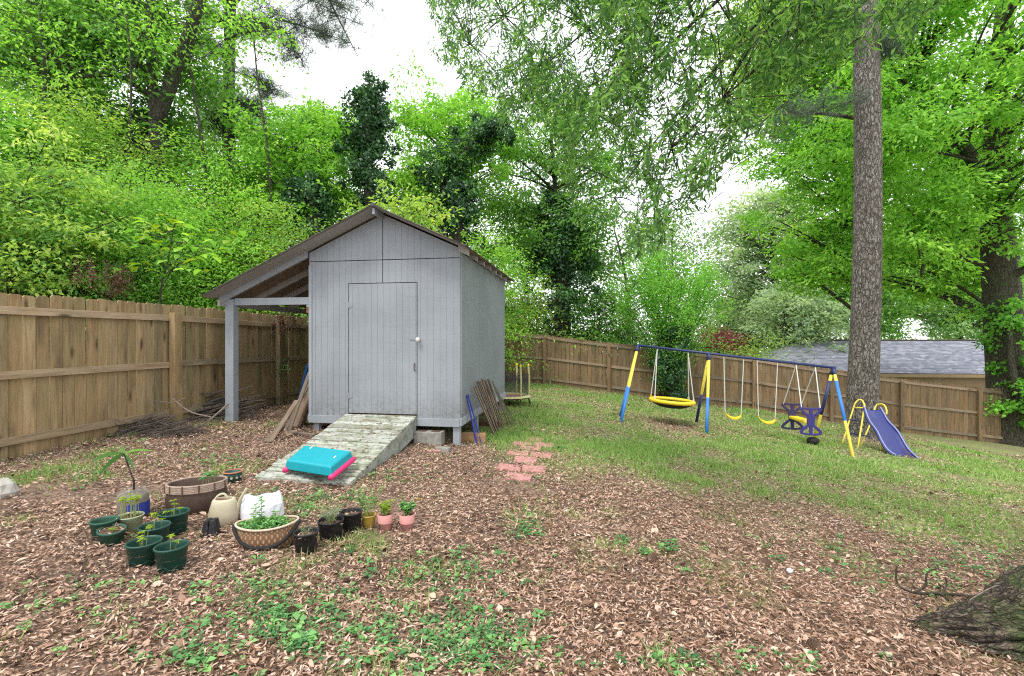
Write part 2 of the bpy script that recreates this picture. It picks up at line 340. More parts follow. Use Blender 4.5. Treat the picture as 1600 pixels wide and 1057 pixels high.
M['wick_rim'] = dir_mat("weathered_wicker_rim", (.24, .17, .13), (.44, .34, .28), 40, .003)
M['rim_light'] = dir_mat("light_basket_rim", (.45, .35, .25), (.65, .56, .45), 30, .002)

# ------------------------------------------------------------------ mesh helpers
class MB:
    def __init__(s): s.v = []; s.f = []; s.uv = None
    def add(s, vs, fs):
        o = len(s.v); s.v.extend([tuple(v) for v in vs]); s.f.extend([tuple(i + o for i in f) for f in fs]); return s
    def box(s, c, size, rz=0.0, rx=0.0, ry=0.0):
        m = Matrix.Rotation(rz, 3, 'Z') @ Matrix.Rotation(ry, 3, 'Y') @ Matrix.Rotation(rx, 3, 'X')
        vs = [Vector(c) + m @ Vector((sx * size[0] / 2, sy * size[1] / 2, sz * size[2] / 2)) for sx in (-1, 1) for sy in (-1, 1) for sz in (-1, 1)]
        return s.add(vs, [(0, 1, 3, 2), (4, 6, 7, 5), (0, 4, 5, 1), (2, 3, 7, 6), (0, 2, 6, 4), (1, 5, 7, 3)])
    def hexa(s, b4, t4):
        """b4: four bottom corners in order, t4: four top corners in the same order"""
        vs = list(b4) + list(t4)
        return s.add(vs, [(3, 2, 1, 0), (4, 5, 6, 7), (0, 1, 5, 4), (1, 2, 6, 5), (2, 3, 7, 6), (3, 0, 4, 7)])
    def beam(s, p0, p1, wd, ht, up=(0, 0, 1)):
        p0, p1 = Vector(p0), Vector(p1); d = (p1 - p0).normalized(); sd = d.cross(Vector(up))
        if sd.length < 1e-4: sd = d.cross(Vector((0, 1, 0)))
        sd.normalize(); u = sd.cross(d)
        q = [sd * a * wd / 2 + u * b * ht / 2 for a, b in ((-1, -1), (1, -1), (1, 1), (-1, 1))]
        return s.hexa([p0 + k for k in q], [p1 + k for k in q])
    def tube(s, pts, rad, seg=8, caps=True):
        pts = [Vector(p) for p in pts]; n = len(pts)
        if not hasattr(rad, '__len__'): rad = [rad] * n
        o = len(s.v); prev = None
        for i, p in enumerate(pts):
            d = (pts[min(i + 1, n - 1)] - pts[max(i - 1, 0)])
            d = d.normalized() if d.length > 1e-9 else Vector((0, 0, 1))
            if prev is None: a = d.orthogonal().normalized()
            else:
                a = prev - d * prev.dot(d)
                a = a.normalized() if a.length > 1e-6 else d.orthogonal().normalized()
            prev = a; b = d.cross(a)
            for k in range(seg):
                t = 2 * math.pi * k / seg; s.v.append(tuple(p + (a * math.cos(t) + b * math.sin(t)) * rad[i]))
        for i in range(n - 1):
            for k in range(seg):
                k2 = (k + 1) % seg
                s.f.append((o + i * seg + k, o + i * seg + k2, o + (i + 1) * seg + k2, o + (i + 1) * seg + k))
        if caps:
            s.f.append(tuple(o + k for k in reversed(range(seg)))); s.f.append(tuple(o + (n - 1) * seg + k for k in range(seg)))
        return s
    def lathe(s, prof, seg=28, sx=1.0, sy=1.0, uv=False, wob=None):
        o = len(s.v); n = len(prof)
        for (r, z) in prof:
            for k in range(seg):
                t = 2 * math.pi * k / seg; q = 1 + (wob(t, z) if wob else 0)
                s.v.append((r * math.cos(t) * sx * q, r * math.sin(t) * sy * q, z))
        for i in range(n - 1):
            for k in range(seg):
                k2 = (k + 1) % seg
                s.f.append((o + i * seg + k, o + i * seg + k2, o + (i + 1) * seg + k2, o + (i + 1) * seg + k))
        if uv: s.uv = (seg, n)
        return s
    def build(s, name, mat, parent=None, off=None, smooth=False, loc=None, bevel=0):
        off = Vector(off) if off is not None else Vector((0, 0, 0))
        me = bpy.data.meshes.new(name); me.from_pydata([tuple(Vector(v) - off) for v in s.v], [], s.f)
        if s.uv:
            seg, n = s.uv; l = me.uv_layers.new(name='UVMap'); li = 0
            for i in range(n - 1):
                for k in range(seg):
                    for (a, b) in ((k, i), (k + 1, i), (k + 1, i + 1), (k, i + 1)):
                        l.data[li].uv = (a / seg, b / (n - 1)); li += 1
        if smooth: me.polygons.foreach_set('use_smooth', [True] * len(me.polygons))
        me.materials.append(mat); me.update()
        o = bpy.data.objects.new(name, me); COL.objects.link(o)
        if parent: o.parent = parent
        if loc is not None: o.location = loc
        if bevel:
            b = o.modifiers.new('bevel', 'BEVEL'); b.width = bevel; b.segments = 2; b.limit_method = 'ANGLE'
        return o

def tag(o, label=None, cat=None, group=None, kind=None):
    if label: o['label'] = label
    if cat: o['category'] = cat
    if group: o['group'] = group
    if kind: o['kind'] = kind
    return o
def thing(name, label, cat, loc=(0, 0, 0), rz=0.0, group=None):
    o = bpy.data.objects.new(name, None); COL.objects.link(o); o.location = loc; o.rotation_euler = (0, 0, rz)
    o.empty_display_size = .2
    return tag(o, label, cat, group)
def inst(name, mesh, parent, loc, rot=(0, 0, 0), scale=(1, 1, 1)):
    o = bpy.data.objects.new(name, mesh); COL.objects.link(o); o.parent = parent
    o.location = loc; o.rotation_euler = rot; o.scale = scale; return o

def np_mesh(name, V, nper, mat, parent=None, off=(0, 0, 0), rnd=None, attr='rnd', extra=None):
    """V (N,nper,3) polygons, or extra=(verts, faces) for shared vertices"""
    me = bpy.data.meshes.new(name)
    if extra is None:
        N = V.shape[0]; vs = (V.reshape(-1, 3) - np.array(off)).astype(np.float32)
        me.vertices.add(N * nper); me.vertices.foreach_set('co', vs.ravel())
        me.loops.add(N * nper); me.loops.foreach_set('vertex_index', np.arange(N * nper, dtype=np.int32))
        me.polygons.add(N); me.polygons.foreach_set('loop_start', np.arange(0, N * nper, nper, dtype=np.int32))
    else:
        vs, fs = extra; vs = (vs - np.array(off)).astype(np.float32); N = fs.shape[0]; k = fs.shape[1]
        me.vertices.add(len(vs)); me.vertices.foreach_set('co', vs.ravel())
        me.loops.add(N * k); me.loops.foreach_set('vertex_index', fs.astype(np.int32).ravel())
        me.polygons.add(N); me.polygons.foreach_set('loop_start', np.arange(0, N * k, k, dtype=np.int32))
    me.update(calc_edges=True)
    if rnd is not None:
        a = me.attributes.new(attr, 'FLOAT', 'FACE'); a.data.foreach_set('value', rnd.astype(np.float32))
    me.materials.append(mat)
    o = bpy.data.objects.new(name, me); COL.objects.link(o)
    if parent: o.parent = parent
    return o
def unit(a): return a / np.maximum(np.linalg.norm(a, axis=-1, keepdims=True), 1e-9)
def leaf_quads(C, D, Nn, L, W, fold=.18, asym=.45):
    """rhombic leaves: C base points, D directions, Nn approximate normals; L, W arrays"""
    D = unit(D); S = unit(np.cross(D, Nn)); U = np.cross(S, D)
    L = np.broadcast_to(np.asarray(L, float), (len(C),))[:, None]; W = np.broadcast_to(np.asarray(W, float), (len(C),))[:, None]
    mid = C + D * L * asym + U * L * .06
    return np.stack([C, mid + S * W / 2 + U * W * fold, C + D * L - U * L * .10, mid - S * W / 2 + U * W * fold], axis=1)

# ------------------------------------------------------------------ ground sheet
def make_ground():
    def axis(lo, hi, n, c, k):
        t = np.linspace(-1, 1, n); s = np.sinh(t * k) / np.sinh(k)
        return np.where(s < 0, c + s * (c - lo), c + s * (hi - c))
    xs = axis(-90, 130, 300, 1.5, 4.2); ys = axis(-12, 190, 300, 4.0, 4.4)
    X, Y = np.meshgrid(xs, ys); Z = ground(X, Y)
    near = np.exp(-np.hypot(X, Y - 4) / 10)
    Z = Z + .022 * (fbm(X * 6, Y * 6, 11) - .5) * near
    V = np.stack([X, Y, Z], -1).reshape(-1, 3); nx, ny = len(xs), len(ys)
    i = np.arange((ny - 1) * (nx - 1)); r, c = i // (nx - 1), i % (nx - 1); a = r * nx + c
    Fc = np.stack([a, a + 1, a + nx + 1, a + nx], -1)
    o = np_mesh('ground', None, 4, M['ground'], extra=(V, Fc))
    at = o.data.attributes.new('grassy', 'FLOAT', 'POINT'); at.data.foreach_set('value', grassy(V[:, 0], V[:, 1]).astype(np.float32))
    o.data.polygons.foreach_set('use_smooth', [True] * len(o.data.polygons))
    tag(o, kind='structure')
make_ground()

# ------------------------------------------------------------------ fences
def picket_mesh(name, wd, ht, th, mat):
    b = MB(); e = .022; h = wd / 2; t = th / 2
    out = [(-h, 0), (h, 0), (h, ht - e), (h - e, ht), (-h + e, ht), (-h, ht - e)]
    vs = [(x, -t, z) for x, z in out] + [(x, t, z) for x, z in out]
    fs = [tuple(reversed(range(6))), tuple(range(6, 12))] + [(i, (i + 1) % 6, 6 + (i + 1) % 6, 6 + i) for i in range(6)]
    fs = [(0, 1, 2, 3, 4, 5), (11, 10, 9, 8, 7, 6)] + [((i + 1) % 6, i, 6 + i, 6 + (i + 1) % 6) for i in range(6)]
    b.add(vs, fs); me = bpy.data.meshes.new(name); me.from_pydata(b.v, [], b.f); me.materials.append(mat); return me

def fence(name, label, P0, P1, posts, H, rails, mats, seed, post_w=.14, post_drop=.12):
    """posts: distances along the line; boards stand on the far side of the rails (left of P0->P1)"""
    rr = random.Random(seed); P0 = Vector(P0); P1 = Vector(P1); L = (P1 - P0).length; d = (P1 - P0) / L
    n = Vector((-d.y, d.x)); ang = math.atan2(d.y, d.x)
    root = thing(name, label, 'fence', (P0.x, P0.y, gz(P0.x, P0.y)))
    off = root.location
    wd = .1395; me = [picket_mesh('picket', wd - .0035 - .004 * k, H, .016, mats[0]) for k in range(3)]
    s = 0.0
    while s < L:
        p = P0 + d * (s + wd / 2); z = gz(p.x, p.y) - .02
        q = p + n * .030
        inst('picket', me[rr.randrange(3)], root, (q.x - off.x, q.y - off.y, z - off.z), (rr.uniform(-.004, .004), rr.uniform(-.006, .006), ang + rr.uniform(-.01, .01)), (1, 1, 1 + rr.uniform(-.008, .008)))
        s += wd
    pts = [0.0] + [x for x in posts if 0 < x < L] + [L]
    for a, b in zip(pts[:-1], pts[1:]):
        for rh in rails:
            pa = P0 + d * (a + .005); pb = P0 + d * (b - .005)
            za, zb = gz(pa.x, pa.y) + rh + rr.uniform(-.012, .012), gz(pb.x, pb.y) + rh + rr.uniform(-.012, .012)
            m = MB(); ln = (pb - pa).length; sl = math.atan2(zb - za, ln)
            m.box((ln / 2, 0, 0), (ln, .038, .089))
            o = m.build('rail', mats[1], root, bevel=.004)
            o.location = (pa.x - off.x, pa.y - off.y, za - off.z); o.rotation_euler = (0, -sl, ang)
    for x in posts:
        if 0 <= x <= L:
            p = P0 + d * x - n * (.019 + post_w * .35); z = gz(p.x, p.y)
            m = MB(); hh = H - post_drop + rr.uniform(-.02, .02)
            m.box((0, 0, hh / 2 - .1), (post_w, post_w * .7, hh + .2))
            o = m.build('post', mats[2], root, bevel=.006)
            o.location = (p.x - off.x, p.y - off.y, z - off.z); o.rotation_euler = (rr.uniform(-.006, .006), rr.uniform(-.006, .006), ang)
    return root
yL0 = 1.6
dl = math.hypot(.16, 1)
fence('wooden_fence', 'long greenish tan wooden privacy fence running beside the shed and its lean-to', (fence_x(yL0), yL0), (fence_x(18.9), 18.9),
      [(y - yL0) * dl for y in (2.45, 4.92, 7.39, 9.87, 12.3, 14.8, 17.2)], 1.845, (1.625, .93, .19), (M['fence'], M['fence_rail'], M['fence']), 3)
bx0 = -3.5
def back_s(px):
    k = (px - 800) / F; X = 18.64 * k / (1 + .1137 * k); return (X - bx0) * math.hypot(1, .1137)
fence('wooden_fence', 'brown wooden privacy fence running along the back of the yard behind the swings', (bx0, fence_y(bx0)), (24.5, fence_y(24.5)),
      [.6, 2.6] + [back_s(p) for p in (851, 951, 1062, 1177, 1298, 1407, 1529, 1655)], 1.90, (1.76, .98, .20), (M['fence_b'], M['fence_b_rail'], M['fence_b']), 5, .12)

# ------------------------------------------------------------------ shed
SH = Vector((-3.18, 7.6, 0)); SA = -math.radians(9.43)
EX = Vector((math.cos(SA), math.sin(SA), 0)); EY = Vector((-math.sin(SA), math.cos(SA), 0))
def shw(x, y, z=0): return SH + EX * x + EY * y + Vector((0, 0, z))
shed = thing('garden_shed', 'pale grey gabled storage shed with a lean-to roof on its side', 'shed', SH, SA)
WALLZ0, SEAM, PK, SLP = .31, 2.71, 3.405, .455
W_, D_ = 2.44, 3.66
def roofz(x): return PK - SLP * abs(x - 1.22)
def siding(name, x0, x1, zb, zt, plane, mat, parent=shed, step=.1016, th=.010, groove=.0036, phase=0):
    """grooved sheet; plane(x, out) -> local xy at distance out proud of the framing; zt may be a function"""
    b = MB(); zt_ = zt if callable(zt) else (lambda x: zt)
    xs = [x0]; k = math.floor(x0 / step) + 1
    while k * step + phase < x1 - .01:
        if k * step + phase > x0 + .01: xs.append(k * step + phase)
        k += 1
    xs.append(x1)
    for a, c in zip(xs[:-1], xs[1:]):
        a2 = a + (groove / 2 if a > x0 else 0); c2 = c - (groove / 2 if c < x1 else 0)
        p = [plane(a2, .006), plane(c2, .006), plane(c2, th), plane(a2, th)]
        zz = [zt_(a2), zt_(c2), zt_(c2), zt_(a2)]
        b.hexa([(q[0], q[1], zb) for q in p], [(q[0], q[1], z) for q, z in zip(p, zz)])
    p = [plane(x0, 0), plane(x1, 0), plane(x1, .0065), plane(x0, .0065)]
    if callable(zt) and x0 < 1.22 < x1: pass
    b.hexa([(q[0], q[1], zb) for q in p], [(q[0], q[1], zt_(x) - .002) for q, x in zip(p, (x0, x1, x1, x0))])
    return b.build(name, mat, parent)
front = lambda x, o: (x, -o)
back = lambda x, o: (x, D_ + o)
right = lambda y, o: (W_ + o, y)
left = lambda y, o: (-o, y)
DX0, DX1, DZ0, DZ1 = .66, 1.772, .355, 2.355
G = .006
siding('siding_panel', 0, DX0 - G, WALLZ0, SEAM - G, front, M['shed'])
siding('siding_panel', DX0 - G + .001, 1.22 - G, DZ1 + G, SEAM - G, front, M['shed'])
siding('siding_panel', 1.22 + G, DX1 + G - .001, DZ1 + G, SEAM - G, front, M['shed'])
siding('siding_panel', DX1 + G, W_, WALLZ0, SEAM - G, front, M['shed'])
siding('siding_panel', .0, 1.22 - G, SEAM + G, roofz, front, M['shed'])
siding('siding_panel', 1.22 + G, W_, SEAM + G, roofz, front, M['shed'])
siding('siding_panel', 0, 1.22, WALLZ0, roofz, back, M['shed']); siding('siding_panel', 1.221, W_, WALLZ0, roofz, back, M['shed'])
for k in range(3):
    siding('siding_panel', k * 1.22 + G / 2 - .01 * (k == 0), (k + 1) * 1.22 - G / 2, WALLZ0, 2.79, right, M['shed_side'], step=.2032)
    siding('siding_panel', k * 1.22 + G / 2, (k + 1) * 1.22 - G / 2, WALLZ0, 2.79, left, M['shed'], step=.2032)
MB().box((W_ / 2, .05, WALLZ0 + 1.2), (W_ - .02, .08, 2.4)).build('front_framing', M['rust'], shed)
dr = siding('door', DX0 + G, DX1 - G, DZ0 + .004, DZ1 - G, lambda x, o: (x, -o - .004), M['shed'], phase=.02)
# trim
MB().box((W_ / 2, -.024, .25), (W_ - .004, .034, .118)).build('skirt_board', M['trim'], shed, bevel=.003)
MB().box((W_ + .016, D_ / 2 - .01, .262), (.034, D_ + .05, .115)).build('skirt_board', M['trim'], shed, bevel=.003)
MB().box((-.020, D_ / 2, .262), (.034, D_, .115)).build('skirt_board', M['trim'], shed, bevel=.003)
MB().box((W_ + .016, .022, 1.58), (.008, .036, 2.4)).build('corner_trim', M['trim'], shed)
MB().box((.02, -.018, 1.48), (.05, .012, 2.34)).build('corner_trim', M['trim'], shed)
# hinges, hasp, knob, pull
for z in (2.02, .62):
    m = MB(); m.box((DX0 + .004, -.021, z), (.016, .010, .09)); m.box((DX0 + .035, -.018, z), (.05, .004, .07)); m.build('hinge', M['shed'], dr)
m = MB(); m.box((DX1 - .06, -.022, 1.503), (.10, .006, .030)); m.build('hasp', M['shed'], dr)
m = MB(); m.tube([(DX1 + .03, -.012, 1.49), (DX1 + .03, -.045, 1.49)], [.016, .016], 12); 
m.tube([(DX1 + .03, -.040, 1.49), (DX1 + .03, -.050, 1.49), (DX1 + .03, -.070, 1.49), (DX1 + .03, -.082, 1.49)], [.018, .032, .033, .018], 16)
m.build('knob', M['brass'], dr, smooth=False)
m = MB(); m.tube([(DX1 - .035, -.018, 1.13), (DX1 - .035, -.045, 1.11), (DX1 - .035, -.045, 1.04), (DX1 - .035, -.018, 1.02)], .007, 6); m.build('pull_handle', M['rust'], dr)
# floor frame, posts
m = MB(); m.box((W_ / 2, D_ / 2, .255), (W_ - .02, D_ - .02, .09)); m.build('floor_frame', M['bark_dark'], shed)
def leg(x, y, wd=.09, mat='trim'):
    p = shw(x, y); z0 = gz(p.x, p.y)
    MB().box((x, y, (.2 + z0 - .05) / 2), (wd, wd, .2 - z0 + .05)).build('foundation_post', M[mat], shed, bevel=.003)
leg(W_ - .06, .05, .1); leg(.10, .06, .09); leg(W_ - .06, 1.2, .09); leg(W_ - .06, 2.4, .09); leg(W_ - .06, 3.6, .09); leg(.08, 3.6); leg(.08, 1.8)
for y in (.75, 1.9, 3.0):
    MB().box((W_ / 2, y, .16), (W_ - .3, .09, .10)).build('floor_joist', M['bark_dark'], shed)
# roof
OVF, OVB = -.35, D_ + .35
XL, XR = -1.60, W_ + .16
def slab(b, xa, xb, dz0, dz1, y0, y1):
    za, zb = roofz(xa), roofz(xb)
    b.hexa([(xa, y0, za + dz0), (xb, y0, zb + dz0), (xb, y1, zb + dz0), (xa, y1, za + dz0)], [(xa, y0, za + dz1), (xb, y0, zb + dz1), (xb, y1, zb + dz1), (xa, y1, za + dz1)])
# deck: plywood sheets, painted at the front overhang
for (xa, xb) in ((XL, 0), (0, 1.219), (1.221, XR)):
    b = MB(); slab(b, xa + .001, xb - .001, .03, .045, -.02, OVB); b.build('roof_deck', M['ply'], shed)
    b = MB(); slab(b, xa + .001, xb - .001, .03, .045, OVF, -.021); b.build('roof_deck', M['soffit'], shed)
def shingles(sign):
    b = MB(); x_end = XR if sign > 0 else XL; ln = abs(x_end - 1.22); n = int(ln / .125)
    for k in range(n + 1):
        a = 1.22 + sign * ln * k / (n + 1); c = 1.22 + sign * (ln * (k + 1) / (n + 1) + .02)
        y = OVF - .02; j = 0
        rr = random.Random(k + (50 if sign > 0 else 0))
        while y < OVB + .02:
            wy = min(.30, OVB + .021 - y)
            lift = rr.uniform(0, .003); cc = c + sign * rr.uniform(0, .008)
            za, zc = PK - SLP * abs(a - 1.22), PK - SLP * abs(cc - 1.22)
            q = [(a, y, za + .046), (cc, y, zc + .048 + lift), (cc, y + wy - .004, zc + .048 + lift), (a, y + wy - .004, za + .046)]
            if sign < 0: q = [q[1], q[0], q[3], q[2]]
            b.hexa(q, [(x, yy, z + (.006 if (x == a) else .012)) for x, yy, z in q]); y += wy; j += 1
    o = b.build('shingles', M['shingle'], shed); o['kind'] = 'stuff'
shingles(1); shingles(-1)
m = MB(); m.tube([(1.22, OVF - .02, PK + .055), (1.22, OVB + .02, PK + .055)], .03, 6); m.build('ridge_cap', M['shingle'], shed)
# drip edge on the rakes
for y in (OVF - .012,):
    for xa, xb in ((XL, 1.22), (1.22, XR)):
        b = MB(); slab(b, xa, xb, .028, .052, y - .004, y + .004); b.build('drip_edge', M['twig_dark'], shed)
# rafters
def rafter(xa, xb, y, mat, hh=.10, wd=.04):
    b = MB(); slab(b, xa, xb, .029 - hh, .029, y - wd / 2, y + wd / 2); return b.build('rafter', mat, shed)
rafter(XL + .03, -.02, -.03, M['trim'], .10)
for y in (.61, 1.22, 1.83, 2.44, 3.05, 3.66): rafter(XL + .03, -.02, y, M['soffit'], .10)
for k in range(8): rafter(W_ - .02, XR - .02, -.015 + k * .525, M['soffit'], .085)
b = MB(); b.beam((1.22, OVF + .02, PK - .03), (1.22, -.012, PK - .03), .04, .09); b.build('ridge_stub', M['trim'], shed)
# lean-to posts, beams
PX = -1.40
for y in (.0, 3.6):
    p = shw(PX, y); z0 = gz(p.x, p.y) - .05; zt = roofz(PX) - .075
    MB().box((PX, y + .03, (z0 + zt) / 2), (.15, .12, zt - z0)).build('lean_to_post', M['trim'], shed, bevel=.004)
MB().box(((PX + .075 - .014) / 2, .02, 2.10), (abs(PX) - .075 - .016, .04, .115)).build('tie_beam', M['trim'], shed, bevel=.003)
MB().box((-.035, .02, 1.985), (.045, .04, .11)).build('beam_block', M['trim'], shed)
MB().box((XL + .11, 1.8, 2.07), (.04, 3.9, .10)).build('eave_beam', M['soffit'], shed)
MB().box((-.04, 1.8, 1.96), (.04, 3.6, .09)).build('ledger', M['brickred'], shed)

# concrete blocks and lumber under the shed
def block_thing(name, label, cat, px, py, size, rz, mat, hollow=False, lift=0, group=None):
    g = GP(px, py); t = thing(name, label, cat, g, rz, group)
    m = MB()
    m.box((0, 0, size[2] / 2 - .01 + lift), size); m.build('block_body', M[mat], t, bevel=.006)
    if hollow:
        for sx in (-.25, .25):
            MB().box((size[0] * sx, 0, size[2] + lift - .008), (size[0] * .30, size[1] * .55, .006)).build('core_shade', M['rust'], t)  # dark plate painted as the shaded hollow; no core is cut
    return t
block_thing('concrete_block', 'large grey hollow concrete block under the shed floor beside the ramp', 'concrete block', 671, 694, (.42, .20, .20), SA, 'concrete', True)
block_thing('concrete_block', 'small broken grey block lying on grass before the corner post', 'concrete block', 692, 706, (.20, .11, .07), SA - .08, 'concrete')
block_thing('paver_scrap', 'flat brown stone scrap half under the small grey block', 'stone', 678, 706, (.17, .12, .03), .5, 'paver')
t = thing('wood_block', 'orange brown lumber offcut under the shed beside the blue pipes', 'lumber', GP(738, 697))
MB().box((0, .25, .07), (.38, .09, .15), -.12).build('lumber', M['lumber'], t, bevel=.004)
t = thing('wood_block', 'dark weathered beam lying under the shed behind the wooden slats', 'lumber', GP(768, 680))
MB().box((-.1, .35, .13), (.5, .09, .09), -.3).build('lumber', M['rust'], t, bevel=.004)

# ------------------------------------------------------------------ ramp
RT = [shw(DX0 - .01, -.05, .345), shw(DX1 - .0, -.05, .345)]
gl, gr = GP(402, 752), GP(545, 762)
RB = [Vector((gl.x, gl.y, gl.z + .035)), Vector((gr.x, gr.y, gr.z + .035))]
ramp = thing('wooden_ramp', 'mossy peeling grey wooden ramp leading up to the shed door', 'ramp', (RT[0] + RB[1]) / 2)
ro = ramp.location
def rp(u, v, h=0):   # u across 0..1, v from the door (0) to the foot (1)
    a = RT[0].lerp(RT[1], u); b = RB[0].lerp(RB[1], u); p = a.lerp(b, v)
    return p + Vector((0, 0, h))
NB = 14; vv = 0
for k in range(NB):
    v0 = k / NB; v1 = (k + 1) / NB - .009
    h = R.uniform(-.003, .004); e0 = -.012 + R.uniform(-.006, .006) - (.03 * R.random() if k > 9 else 0); e1 = 1.004 + R.uniform(-.004, .004)
    # each board is modelled in its own axes, so grain follows its length
    a, b_, c, d = rp(e0, v0, h), rp(e1, v0, h), rp(e1, v1, h), rp(e0, v1, h)
    o_ = (a + c) / 2; th = Vector((0, 0, -.034))
    ang = math.atan2((b_ - a).y, (b_ - a).x); ri = Matrix.Rotation(-ang, 3, 'Z')
    m = MB(); m.hexa([ri @ (p + th - o_) for p in (d, c, b_, a)], [ri @ (p - o_) for p in (d, c, b_, a)])
    o = m.build('deck_board', M['ramp'], ramp, bevel=.004); o.location = o_ - ro; o.rotation_euler = (0, 0, ang)
for u, sg in ((1.0, 1), (0.0, -1)):
    a, b_ = rp(u, .0, -.036), rp(u, 1.0, -.030); n = (RT[1] - RT[0]).normalized() * (.036 * -sg)
    za = gz(a.x, a.y) + .015; mid = rp(u, .42, -.036); bot_mid = gz(mid.x, mid.y) - .01
    pts_top = [a, rp(u, .42, -.036), b_]; zb = [max(a.z - .26, za), mid.z - .22, gz(b_.x, b_.y) - .02]
    m = MB()
    for i in range(2):
        p, q = pts_top[i], pts_top[i + 1]
        bp, bq = Vector((p.x, p.y, min(zb[i], p.z - .01))), Vector((q.x, q.y, min(zb[i + 1], q.z - .01)))
        m.hexa([bp, bq, bq + n, bp + n], [p, q, q + n, p + n])
    m.build('side_board', M['ramp_side'], ramp, off=ro)

# turquoise play tray with pink rollers, on the ramp
def ramp_hit(px, py):
    a, b_, c = rp(0, 0), rp(1, 0), rp(0, 1); n = (b_ - a).cross(c - a); o = Vector((0, 0, CZ)); d = P(px, py, 1.0) - o
    return o + d * ((a - o).dot(n) / d.dot(n))
nrm = (rp(1, 0) - rp(0, 0)).cross(rp(0, 1) - rp(0, 0)); nrm = nrm.normalized(); nrm = nrm if nrm.z > 0 else -nrm
tb = [ramp_hit(446, 738), ramp_hit(519, 750), ramp_hit(552, 722), ramp_hit(476, 712)]
ctr = sum(tb, Vector()) / 4
toy = thing('toy_step', 'turquoise plastic play tray lying upside down on the ramp over two pink bars', 'toy', ctr)
m = MB()
def ring(fac, h): return [ctr + (p - ctr) * fac + nrm * h for p in tb]
r0, r1, r2, r3 = ring(1.0, .03), ring(1.0, .042), ring(.95, .118), ring(.90, .132)
vs = r0 + r1 + r2 + r3
fs = []
for i in range(3):
    for k in range(4): fs.append((i * 4 + k, i * 4 + (k + 1) % 4, (i + 1) * 4 + (k + 1) % 4, (i + 1) * 4 + k))
fs += [(12, 13, 14, 15), (3, 2, 1, 0)]
m.add(vs, fs); m.build('tray_body', M['turq'], toy, off=ctr, bevel=.007)
ra = ring(.55, .1325); m = MB(); m.add([ra[0], ra[1], ra[2], ra[3]], [(0, 1, 2, 3)])
e1 = (tb[1] - tb[0]).normalized(); e2 = (tb[3] - tb[0]).normalized()
for k, (u, v) in enumerate(((-.6, .7), (.72, .05))):
    c0 = ctr + (tb[1] - tb[0]) * u * .5 + (tb[3] - tb[0]) * v * .5 + nrm * .1335
    MB().beam(c0 - e2 * .03, c0 + e2 * .03, .014, .003, nrm).build('moulded_mark', M['white_p'], toy, off=ctr)
for i, j, u0 in ((0, 3, 'l'), (1, 2, 'r')):
    p, q = tb[i], tb[j]; s = .0 if i == 0 else .0
    p2 = p - (q - p) * .06 + nrm * .028 + e1 * (.01 if i == 0 else -.005); q2 = q + (q - p) * .05 + nrm * .028 + e1 * (.01 if i == 0 else .0)
    mm = MB(); mm.tube([p2, p2 + (q2 - p2) * .06, q2 - (q2 - p2) * .06, q2], [.026, .030, .030, .026], 14); mm.build('pink_bar', M['pink'], toy, off=ctr, smooth=True)

# ------------------------------------------------------------------ boards, slats, pipes against the shed
def lean_board(label, foot, top, wd, th, mat='plank', name='wooden_plank', cat='plank', up=None, group=None):
    foot, top = Vector(foot), Vector(top); d = top - foot; L = d.length
    q = d.to_track_quat('Z', 'Y')
    m = MB(); m.box((0, 0, L / 2), (wd, th, L)); o = m.build(name, M[mat], bevel=.002)
    o.rotation_mode = 'QUATERNION'; o.rotation_quaternion = q; o.location = foot
    return tag(o, label, cat, group)
def gp(px, py, dz=0.0): g = GP(px, py); return g + Vector((0, 0, dz))
yb = 7.75
BL = [((422, 692), (464, 626), 7.35, .07, .018, 'narrow strip reaching farthest out among boards beside the shed corner'),
      ((452, 673), (484, 582), 7.75, .09, .02, 'long tan board resting against the left shed corner, foremost'),
      ((446, 672), (483, 600), 7.9, .06, .02, 'slim grey lath between the two long boards leaning on the shed'),
      ((462, 668), (488, 600), 8.05, .17, .02, 'broad dark rotten board leaning on the shed side under the lean-to'),
      ((468, 665), (490, 612), 8.2, .15, .02, 'broad brown board tucked behind the others at the shed corner'),
      ((474, 663), (491, 618), 8.0, .05, .02, 'short stub of grey wood closest to the shed wall')]
for (f, t_, Y, wd, th, lb) in BL:
    g = GP(*f); lean_board(lb, g, P(t_[0], t_[1], Y), wd, th)
g = GP(411, 693)
o = lean_board('pale flat board lying on the leaves and pointing at the ramp', GP(418, 693) + Vector((0, 0, .02)), GP(440, 668) + Vector((0, 0, .03)), .10, .02)
o = lean_board('short pale board lying crosswise on the ground beside the ramp', GP(452, 678) + Vector((0, 0, .025)), GP(492, 684) + Vector((0, 0, .03)), .09, .03)
t = thing('folded_plastic_panel', 'blue plastic panel standing behind the boards at the shed side', 'plastic panel', GP(466, 640))
m = MB(); p0, p1 = GP(464, 640), P(481, 571, 8.9)
m.beam(p0, p1, .10, .05, (1, 0, 0)); m.beam(p1, p1 + Vector((.14, 0, .02)), .10, .06); m.build('panel_body', M['blue_p'], t, off=t.location, bevel=.02)
